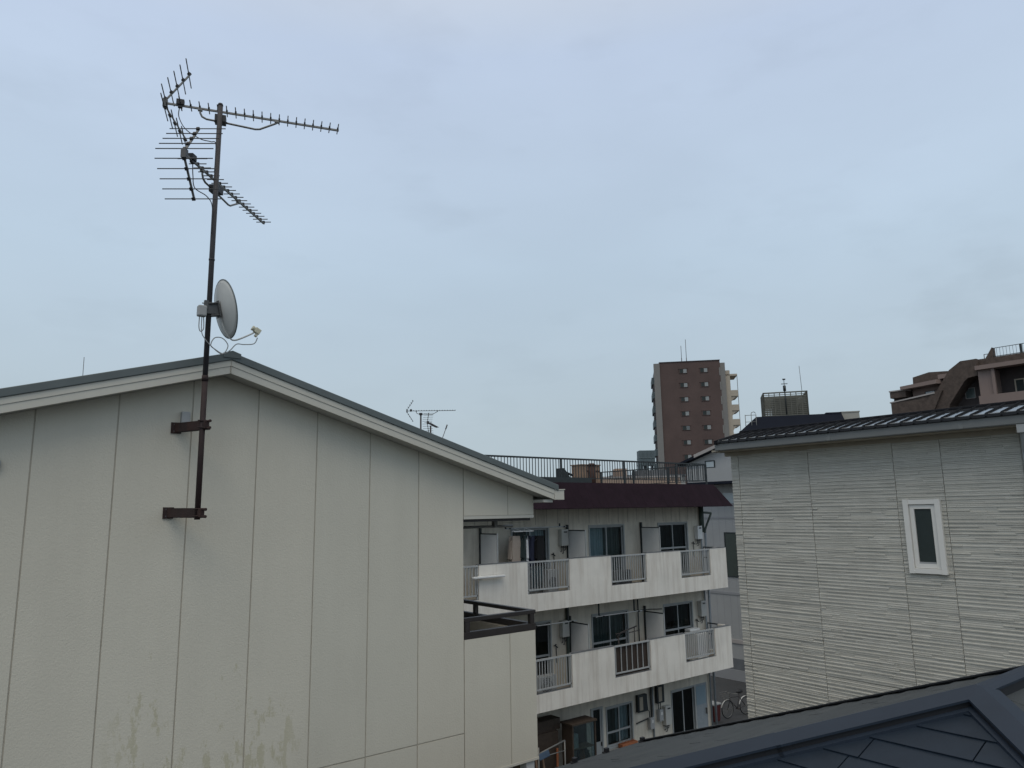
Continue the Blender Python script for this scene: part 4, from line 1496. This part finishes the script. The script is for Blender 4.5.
b = MB(); b.box(24.36, 24.84, 18.77, 19.19, GZ+.601, GZ+.66); b.build('lid', grey_plastic, t, bevel=.015)

# ------------------------------------------------------------------ on the apartment roof
shed = thing('rooftop_shed', (21.3, 22.2, .83), 'tan wooden shed on the apartment roof behind the dark railing', 'shed')
b = MB()
b.box(20.75, 21.8, 21.9, 22.5, .831, 1.80)
for i in range(1, 7):
    b.box(20.75+i*.15-.005, 20.75+i*.15+.005, 21.896, 21.899, .84, 1.79, 1)
b.build('wall', [wood_tan, wood_dk], shed)
b = MB(); b.box(20.72, 21.83, 21.86, 22.54, 1.801, 1.84); b.build('roof', wood_tan, shed)
b = MB()
b.tube([(20.35, 20.9, .83), (20.35, 20.9, 1.72)], .16, 10)
b.tube([(20.35, 20.9, 1.72), (20.35, 20.9, 1.80)], [.2, .1], 10)
b.box(20.1, 20.75, 20.86, 20.94, 1.45, 1.52)
tag(b.build('vent_pipe', mat('rusty_vent', (.06, .03, .022), .8, .2, 4)), 'thick rusty brown vent pipe in front of the tan rooftop shed', 'vent pipe')
eq = thing('rooftop_machine', (19.7, 21.5, .83), 'dark angular machine on the apartment roof left of the vent pipe', 'machine')
b = MB()
b.box(19.3, 20.0, 21.3, 21.9, .831, 1.15)
b.prism([(19.3, 1.15), (19.75, 1.15), (19.35, 1.62), (19.25, 1.62)], 'y', 21.4, 21.8)
b.build('body', rail_dark, eq)
b = MB(); b.tube([(19.3, 21.6, 1.55), (19.95, 21.6, 1.36)], .05, 8); b.build('arm', rail_dark, eq)
# antennas on that roof
def roof_mast(x, y, z1, label):
    b = MB(); b.tube([(x, y, .83), (x, y, z1)], .028, 8); b.tube([(x, y, .83), (x, y, .87)], .12, 10)
    tag(b.build('antenna_mast', pole_grey), label, 'antenna mast')
MX, MY = 12.58, 21.0
roof_mast(MX, MY, 3.24, 'thin distant antenna pole rising behind the grey gable roof')
azm = -36
dm = Vector((math.cos(rad(azm)), math.sin(rad(azm)), 0))
yagi('yagi_antenna', Vector((MX, MY, 3.36)) - dm*.45*1.02, azm, 'small distant yagi antenna behind the roof slope, boom level and pointing right', s=1.02, n_dir=17, clamp_s=.45, boom_m=alu_dark, group='yagi antennas')
roof_mast(MX+.26+.347, MY+.36, 2.93, 'second distant antenna pole, shorter, almost hidden behind the gable roof')
yagi('yagi_antenna', Vector((MX+.26, MY, 2.98)), 46, 'small distant yagi antenna low behind the roof slope, below the level one', s=1.0, n_dir=17, clamp_s=.5, support=False, boom_m=alu_dark, group='yagi antennas')
b = MB(); b.tube([(13.5, 21.2, .83), (13.5, 21.2, 2.35), (13.75, 21.2, 2.95)], .013, 8); b.tube([(13.70, 21.2, 2.83), (13.76, 21.2, 2.98)], .024, 8)
tag(b.build('lightning_rod', alu_dark), 'short slanted rod beside the distant antennas behind the gable roof', 'rod')

# ================================================================== grey house beyond the alley
XG = 31.0
gh = thing('grey_house', (35, 22, GZ), 'grey metal clad house with a low gable, between the apartment block and right house', 'house')
m = MB()
GYR, GYL = 15.4, 24.7
yr_ = 20.05
gz = lambda y: 3.62 - .30*abs(y-20.6)
m.prism([(GYR, GZ), (GYL, GZ), (GYL, gz(GYL)-.12), (20.6, 3.5), (GYR, gz(GYR)-.12)], 'x', XG, XG+9, 0)
for i in range(24):
    y = GYR+.3+i*.4
    if y < GYL: m.box(XG-.004, XG, y-.008, y+.008, -6.2, 1.2, 1)
m.box(XG-.03, XG, GYR, GYL, -.56, -.46, 1)
m.box(XG-.03, XG, GYR, GYL, -4.2, -4.08, 1)
m.box(XG-.05, XG, GYR, GYL, -6.45, -6.28, 2)
m.box(XG-.08, XG, GYR, GYL, -7.66, -7.15, 3)
m.box(XG-.12, XG, GYR, GYL, GZ, -7.661, 4)
m.build('wall', [grey_wall, grey_low, terr_edge, conc_dk, grey_low], gh)
m = MB()
for sg in (1, -1):
    ye = GYL+.35 if sg == 1 else GYR-.35
    a, bq = (20.6, gz(20.6)+.02), (ye, gz(ye)+.02)
    m.prism([(a[0], a[1]), (bq[0], bq[1]), (bq[0], bq[1]-.12), (a[0], a[1]-.12)], 'x', XG-.35, XG+9.3, 0)
roofg = m.build('roof', navy_roof, gh)
m = MB()
m.prism([(21.9, gz(21.9)+.06), (23.9, gz(23.9)+.06), (23.9, gz(23.9)-.10), (21.9, gz(21.9)-.10)], 'x', XG-.40, XG-.352, 0)
m.build('verge_trim', terr_edge, roofg)
m = MB()
m.box(XG-1.0, XG-.001, 17.5, 23.9, 1.25, 1.92)
m.box(XG-1.03, XG-.001, 17.5, 23.95, 1.13, 1.249, 1)
m.build('balcony', [grey_wall, navy_roof], gh)
def simple_win(parent, x, y0, y1, z0, z1, gm, fm, th=.04):
    f = MB()
    f.box(x-th, x-.001, y0, y0+.05, z0, z1); f.box(x-th, x-.001, y1-.05, y1, z0, z1)
    f.box(x-th, x-.001, y0+.05, y1-.05, z1-.05, z1); f.box(x-th, x-.001, y0+.05, y1-.05, z0, z0+.05)
    wn = f.build('window', fm, parent)
    g = MB(); g.box(x-th*.5, x-.002, y0+.05, y1-.05, z0+.05, z1-.05); g.build('pane', gm, wn)
    return wn
pale_glass = mat('pale_blind_glass', (.45, .50, .52), .25, .05, 3)
dull_glass = mat('dull_green_glass', (.055, .068, .060), .2, .1, 2)
simple_win(gh, XG, 22.9, 23.5, 1.98, 2.36, pale_glass, rail_dark)
simple_win(gh, XG, 21.90, 22.62, -3.36, -1.22, dull_glass, rail_dark)
simple_win(gh, XG, 21.3, 22.6, .15, .75, pale_glass, grey_wall)
b = MB(); b.box(XG-.6, XG-.52, 20.9, 20.98, 1.93, 2.75); b.build('vent_pipe', black_trim, gh)

# ================================================================== things far behind
def frame(az, O):
    u = Vector((math.cos(rad(az)), math.sin(rad(az)), 0)); wv = Vector((-u.y, u.x, 0)); O = Vector(O)
    def P(a, b, z):
        return Vector((O.x, O.y, 0)) + u*a + wv*b + up*z
    return P
def ubox(mb, P, a0, a1, b0, b1, z0, z1, mi=0):
    mb.hexa([P(a0, b0, z0), P(a1, b0, z0), P(a1, b1, z0), P(a0, b1, z0), P(a0, b0, z1), P(a1, b0, z1), P(a1, b1, z1), P(a0, b1, z1)], mi)
def uprism(mb, P, poly, b0, b1, mi=0):
    A_ = [mb.bm.verts.new(P(q[0], b0, q[1])) for q in poly]
    B_ = [mb.bm.verts.new(P(q[0], b1, q[1])) for q in poly]
    n = len(poly)
    for fs in (A_, B_[::-1]):
        mb.bm.faces.new(fs).material_index = mi
    for i in range(n):
        mb.bm.faces.new((A_[i], A_[(i+1) % n], B_[(i+1) % n], B_[i])).material_index = mi

# ---- brown tower
TP = frame(-47, (104.23, 88.81, 0))
tower = thing('apartment_tower', (108, 92, GZ), 'tall brown tiled apartment tower with two columns of small windows', 'apartment building')
m = MB()
ubox(m, TP, .6, 11.55, 0, 13, GZ, 26.85, 0)
ubox(m, TP, .5, 11.6, -.12, 13.2, 26.85, 26.98, 2)
m.build('wall', [brick_dk, tower_conc, terr_dark], tower)
m = MB()
ubox(m, TP, -.5, .6, -.3, .5, GZ, 26.7, 0)
ubox(m, TP, -.3, .599, .5, 12, GZ, 26.2, 0)
ubox(m, TP, 11.55, 12.45, .1, 12, GZ, 26.4, 0)
for k in range(13):
    z = 25.0-2.68*k
    ubox(m, TP, 11.35, 11.56, -.06, .4, z-1.0, z+.5, 0)
m.build('side_wall', tower_conc, tower)
m = MB()
for k in range(12):
    z = 24.2-2.68*k
    if z < GZ+1: break
    ubox(m, TP, -.95, -.31, .51, 6, z-1.25, z, 0)
    ubox(m, TP, -.7, -.31, .52, 6, z-2.66, z-1.26, 1)
m.build('side_balconies', [tank_m, terr_dark], tower)
dull_tower = mat('dim_tower_glass', (.14, .155, .16), .3, .05, 1)
tower_glass = mat('pale_tower_glass', (.27, .29, .29), .3, .05, 1)
for k in range(12):
    z = 25.1-2.66*k
    if z < GZ+1.5: break
    for uc in (4.85, 8.6):
        f = MB()
        ubox(f, TP, uc-.75, uc+.75, -.10, -.001, z-.42, z+.42, 0)
        ubox(f, TP, uc-.85, uc+.85, -.16, -.001, z+.42, z+.50, 0)
        wn = f.build('window', brick_dk, tower)
        g = MB()
        ubox(g, TP, uc-.62, uc-.02, -.115, -.101, z-.34, z+.34, 0)
        ubox(g, TP, uc+.02, uc+.62, -.12, -.101, z-.36, z+.36, 1)
        g.build('pane', [interior, tower_glass if (k*7+int(uc)*3) % 5 else dull_tower], wn)
# escape stair on the right
m = MB()
ubox(m, TP, 12.45, 13.3, .6, 5.2, GZ, 25.0, 0)
ubox(m, TP, 12.45, 14.6, .6, 5.2, 23.95, 24.3, 0)
for k in range(12):
    z = 21.15-2.68*k
    if z < GZ: break
    ubox(m, TP, 13.3, 14.55, .6, .75, z-1.0, z+.1, 0)
    uprism(m, TP, [(13.3, z-.2), (14.55, z-.2), (14.55, z-1.1), (14.0, z-1.25), (13.6, z-1.55), (13.3, z-2.0)], .76, 5.0, 0)
    ubox(m, TP, 14.45, 14.55, .76, 5.0, z-1.0, z+.1, 0)
m.build('escape_stair', tower_beige, tower)
m = MB()
m.tube([TP(14.6, .9, 24.2), TP(14.6, .9, GZ)], .05, 6)
m.build('drainpipe', alu_dark, tower)
for (uu, z1, lb) in ((4.95, 30.6, 'shorter thin rod on the brown tower roof'), (5.85, 31.8, 'taller thin rod on the brown tower roof')):
    b = MB(); b.tube([TP(uu, 3, 26.9), TP(uu, 3, z1)], .05, 6); b.tube([TP(uu, 3, 26.9), TP(uu, 3, 28.2)], .08, 6)
    tag(b.build('lightning_rod', alu_dark), lb, 'rod', 'rods on the tower roof')

# ---- navy topped building with louvered penthouse
LP = frame(-53, (52.92, 33.82, 0))
nb = thing('office_building', (56, 36, GZ), 'building topped by a dark navy roof band with an olive louvered enclosure', 'building')
m = MB()
ubox(m, LP, -1.6, 8.2, .4, 11, GZ, 6.0, 0)
m.build('wall', conc, nb)
m = MB()
m.hexa([LP(-2.3, -.6, 5.9), LP(6.1, -.6, 5.9), LP(6.1, 11.5, 5.9), LP(-2.3, 11.5, 5.9), LP(-.75, .2, 7.28), LP(5.75, .2, 7.28), LP(5.75, 10, 7.28), LP(-.75, 10, 7.28)])
ubox(m, LP, 4.6, 5.76, .15, 2.0, 7.2, 7.37)
m.build('roof', navy_roof, nb)
m = MB()
ubox(m, LP, 5.8, 7.15, .6, 4, 5.9, 7.36)
ubox(m, LP, 5.76, 7.2, .55, 4.05, 7.361, 7.44)
m.build('rooftop_box', beige_box, nb)
lv = MB()
u0, u1, w0, w1, zb, zt = -.02, 3.36, .55, 3.4, 7.28, 9.3
def louver_face(pa, pb):
    pa, pb = Vector(pa), Vector(pb)
    ax = (pb-pa); Ln = ax.length; ax.normalize(); nn = ax.cross(up)
    for i in range(13):
        z = zb+.08+i*.155
        lv.obox(pa+ax*Ln/2+up*(z-pa.z), ax, nn, up, Ln/2, .02, .048 if i < 11 else .025)
    nv = max(2, round(Ln/.42))
    for i in range(nv+1):
        lv.obox(pa+ax*Ln*i/nv+up*((zb+zt)/2-pa.z), ax, nn, up, .045 if i in (0, nv) else .03, .045, (zt-zb)/2)
    for z in (zt-.05, zb+.05):
        lv.obox(pa+ax*Ln/2+up*(z-pa.z), ax, nn, up, Ln/2+.05, .05, .05)
C4 = [LP(u0, w0, zb), LP(u1, w0, zb), LP(u1, w1, zb), LP(u0, w1, zb)]
for i in range(4):
    louver_face(C4[i], C4[(i+1) % 4])
enc = lv.build('louver_enclosure', olive, nb)
m = MB()
ubox(m, LP, .75, 2.6, .9, 3.0, 7.28, 8.85)
ubox(m, LP, 2.75, 3.2, .9, 3.0, 7.28, 8.3)
m.build('equipment_box', olive, enc)
m = MB()
m.tube([LP(1.68, .5, 7.4), LP(1.66, .5, 9.7)], .05, 8)
m.tube([LP(1.66, .5, 9.35), LP(1.66, .5, 9.8)], .12, 8)
m.tube([LP(1.66, .5, 9.7), LP(1.66, .5, 10.35)], .025, 6)
m.tube([LP(1.42, .5, 9.95), LP(1.92, .5, 9.95)], .03, 6)
m.tube([LP(1.55, .5, 10.33), LP(1.78, .5, 10.33)], .06, 8)
tag(m.build('weather_mast', rail_dark), 'short mast with wind sensors on the olive louvered enclosure', 'weather mast')
b = MB(); b.tube([LP(3.0, .6, 9.2), LP(2.94, .6, 11.4)], .018, 6)
tag(b.build('lightning_rod', alu_dark), 'tall thin rod at the right corner of the olive louvered enclosure', 'rod')
m = MB()
for a in (-1.62, -1.15, -.78):
    m.tube([LP(a, -.2, 5.9), LP(a, -.2, 7.45)], .028, 6)
for z in (6.3, 6.85, 7.4):
    m.tube([LP(-1.64, -.2, z), LP(-.8, -.2, z)], .022, 6)
m.tube(smooth([LP(-1.15, -.2, 7.45), LP(-1.1, -.1, 7.62), LP(-.9, 0, 7.68), LP(-.78, 0, 7.55)], 5), .028, 6)
m.build('ladder_cage', alu, nb)

# ---- terraced brown building on the right
tb = thing('terraced_building', (84, 24, GZ), 'stepped brown tiled apartment building above the right house roof', 'apartment building')
m = MB()
m.box(79.2, 96, 6, 28.4, GZ, 13.3, 0)                                  # main mass
m.box(77.9, 79.2, 6, 27.75, 12.85, 13.62, 1)                            # top parapet
m.box(79.2, 96, 28.4, 34.6, GZ, 10.9, 0)
m.build('wall', [terr_dark, terr_brown], tb)
m = MB()
m.prism([(27.8, 13.62), (28.9, 12.9), (29.95, 11.4), (31.4, 9.4), (31.6, 7.5), (29.6, 7.5), (29.2, 9.5), (27.65, 11.6), (27.3, 11.9), (26.45, 12.0), (26.4, 13.62)], 'x', 77.3, 79.19)
m.build('slanted_wall', terr_brown, tb)
m = MB()
m.box(76.8, 77.9, 6, 26.45, 12.45, 12.85)
m.box(77.0, 77.25, 6, 26.47, 8.6, 9.98)
m.box(77.25, 79.2, 6, 26.3, 8.6, 9.2)
m.box(77.3, 79.19, 25.2, 26.4, 9.981, 12.449)
m.box(77.05, 77.3, 24.95, 25.2, 9.2, 12.449)
m.build('balcony', terr_pink, tb)
wn = simple_win(tb, 79.19, 27.45, 28.35, 10.1, 11.15, mat('grey_green_pane', (.09, .12, .12), .2, .1, 1), terr_edge, .08)
d_ = MB()
d_.box(79.12, 79.19, 23.2, 23.32, 9.2, 11.45); d_.box(79.12, 79.19, 23.95, 24.07, 9.2, 11.45); d_.box(79.12, 79.19, 23.32, 23.95, 11.33, 11.45)
do = d_.build('door', tower_beige, tb)
d_ = MB(); d_.box(79.15, 79.19, 23.32, 23.95, 9.2, 11.33); d_.build('pane', interior, do)
simple_win(tb, 79.19, 20.6, 22.6, 9.2, 11.5, interior, terr_edge, .08)
# roof railing
m = MB()
y = 6
m.box(78.2, 78.26, 6, 25.2, 14.5, 14.55)
m.box(78.2, 78.26, 6, 25.2, 13.7, 13.75)
while y < 25.2:
    m.box(78.22, 78.24, y-.012, y+.012, 13.63, 14.5)
    y += .27
for y in (22.9, 20.5, 18):
    m.box(78.17, 78.29, y-.09, y+.09, 13.621, 14.55)
m.build('roof_railing', rail_dark, tb)
m = MB()
m.prism([(25.2, 13.621), (25.85, 13.621), (25.2, 14.6)], 'x', 78.0, 78.8)
m.box(78.3, 78.35, 26.0, 26.05, 13.621, 14.1); m.box(78.3, 78.35, 25.7, 26.0, 14.05, 14.1)
m.build('stair_head', terr_brown, tb)
# upper left terrace
m = MB()
m.prism([(32.75, 11.9), (32.7, 12.85), (31.1, 13.15), (29.4, 13.0), (28.9, 12.9), (28.4, 13.3), (28.4, 11.9)], 'x', 78.2, 84, 0)
m.hexa([(76.9, 30.0, 11.72), (82, 28.6, 11.95), (82, 33.5, 11.72), (76.9, 33.5, 11.55), (76.9, 30.0, 12.12), (82, 28.6, 12.35), (82, 33.5, 12.05), (76.9, 33.5, 11.88)], 1)
m.box(77.4, 78.15, 28.6, 30.0, 12.2, 12.62, 1)
m.box(78.3, 82, 29.5, 32.9, 10.3, 11.72, 1)
m.box(77.0, 78.2, 30.6, 34.6, 9.0, 10.35, 2)
m.prism([(30.6, 9.0), (31.6, 9.0), (30.6, 10.9), (29.6, 11.0)], 'x', 77.01, 78.19, 2)
m.hexa([(76.95, 30.3, 10.75), (78.25, 30.3, 10.75), (78.25, 34.7, 10.30), (76.95, 34.7, 10.30), (76.95, 30.3, 10.9), (78.25, 30.3, 10.9), (78.25, 34.7, 10.42), (76.95, 34.7, 10.42)], 3)
m.hexa([(77.1, 30.6, 10.3), (78.15, 30.6, 10.3), (78.15, 34.6, 10.2), (77.1, 34.6, 10.2), (77.1, 30.6, 10.76), (78.15, 30.6, 10.76), (78.15, 34.6, 10.31), (77.1, 34.6, 10.31)], 2)
m.box(77.3, 80, 33.2, 34.75, 10.85, 11.5, 0)
m.box(77.2, 80.1, 33.1, 34.8, 11.501, 11.62, 3)
m.box(78.2, 80, 32.9, 34.8, 10.3, 10.85, 4)
m.box(78.0, 80, 32.0, 33.6, 11.62, 11.9, 4)
m.build('terrace', [terr_brown, terr_pink, terr_brown, terr_edge, terr_dark], tb)
simple_win(tb, 78.3, 30.75, 31.7, 10.75, 11.25, pale_glass, terr_dark, .06)

# ---- low tan building, water tank
tn = thing('low_building', (42, 39, GZ), 'low building with tan walls and pale coping beyond the roof railing', 'building')
TN = frame(-38.4, (39.2, 39.7, 0))
m = MB()
ubox(m, TN, -2.0, 6.3, 0, 8, GZ, 2.30, 0)
ubox(m, TN, -2.05, 6.35, -.05, .25, 2.301, 2.42, 1)
m.build('wall', [tan_wall, terr_edge], tn)
m = MB()
ubox(m, TN, 3.4, 5.8, 1.6, 5, 2.3, 2.95, 0)
ubox(m, TN, 1.6, 2.5, 1.6, 3, 2.3, 3.1, 1)
m.build('roof_hatch', [conc_dk, tan_wall], tn)
cb = thing('concrete_block_building', (73, 64, GZ), 'distant low concrete building carrying the dark water tank', 'building')
m = MB()
TK = frame(-38, (67.9, 61.9, 0))
ubox(m, TK, -3, 6, 0, 8, GZ, 3.9, 0)
ubox(m, TK, -3.1, 6.1, -.1, 8.1, 3.901, 4.1, 1)
m.build('wall', [conc, conc_dk], cb)
wt = thing('water_tank', (68.8, 62.0, 4.1), 'dark blue grey rooftop water tank on a steel frame left of the brown tower', 'water tank')
m = MB()
ubox(m, TK, .55, 2.5, .4, 2.2, 5.4, 7.15)
for k in range(1, 4):
    ubox(m, TK, .55+k*.49-.03, .55+k*.49+.03, .36, .4, 5.4, 7.1)
ubox(m, TK, .52, 2.53, .35, 2.25, 6.15, 6.25)
m.build('tank', tank_m, wt, bevel=.12)
m = MB()
for a in (.65, 1.5, 2.4):
    for b_2 in (.5, 2.1):
        ubox(m, TK, a-.09, a+.09, b_2-.09, b_2+.09, 4.101, 5.28)
ubox(m, TK, .5, 2.55, .4, 2.2, 5.281, 5.4)
ubox(m, TK, .55, 1.0, .5, 2.0, 4.101, 5.28)
m.build('frame', tank_m, wt)
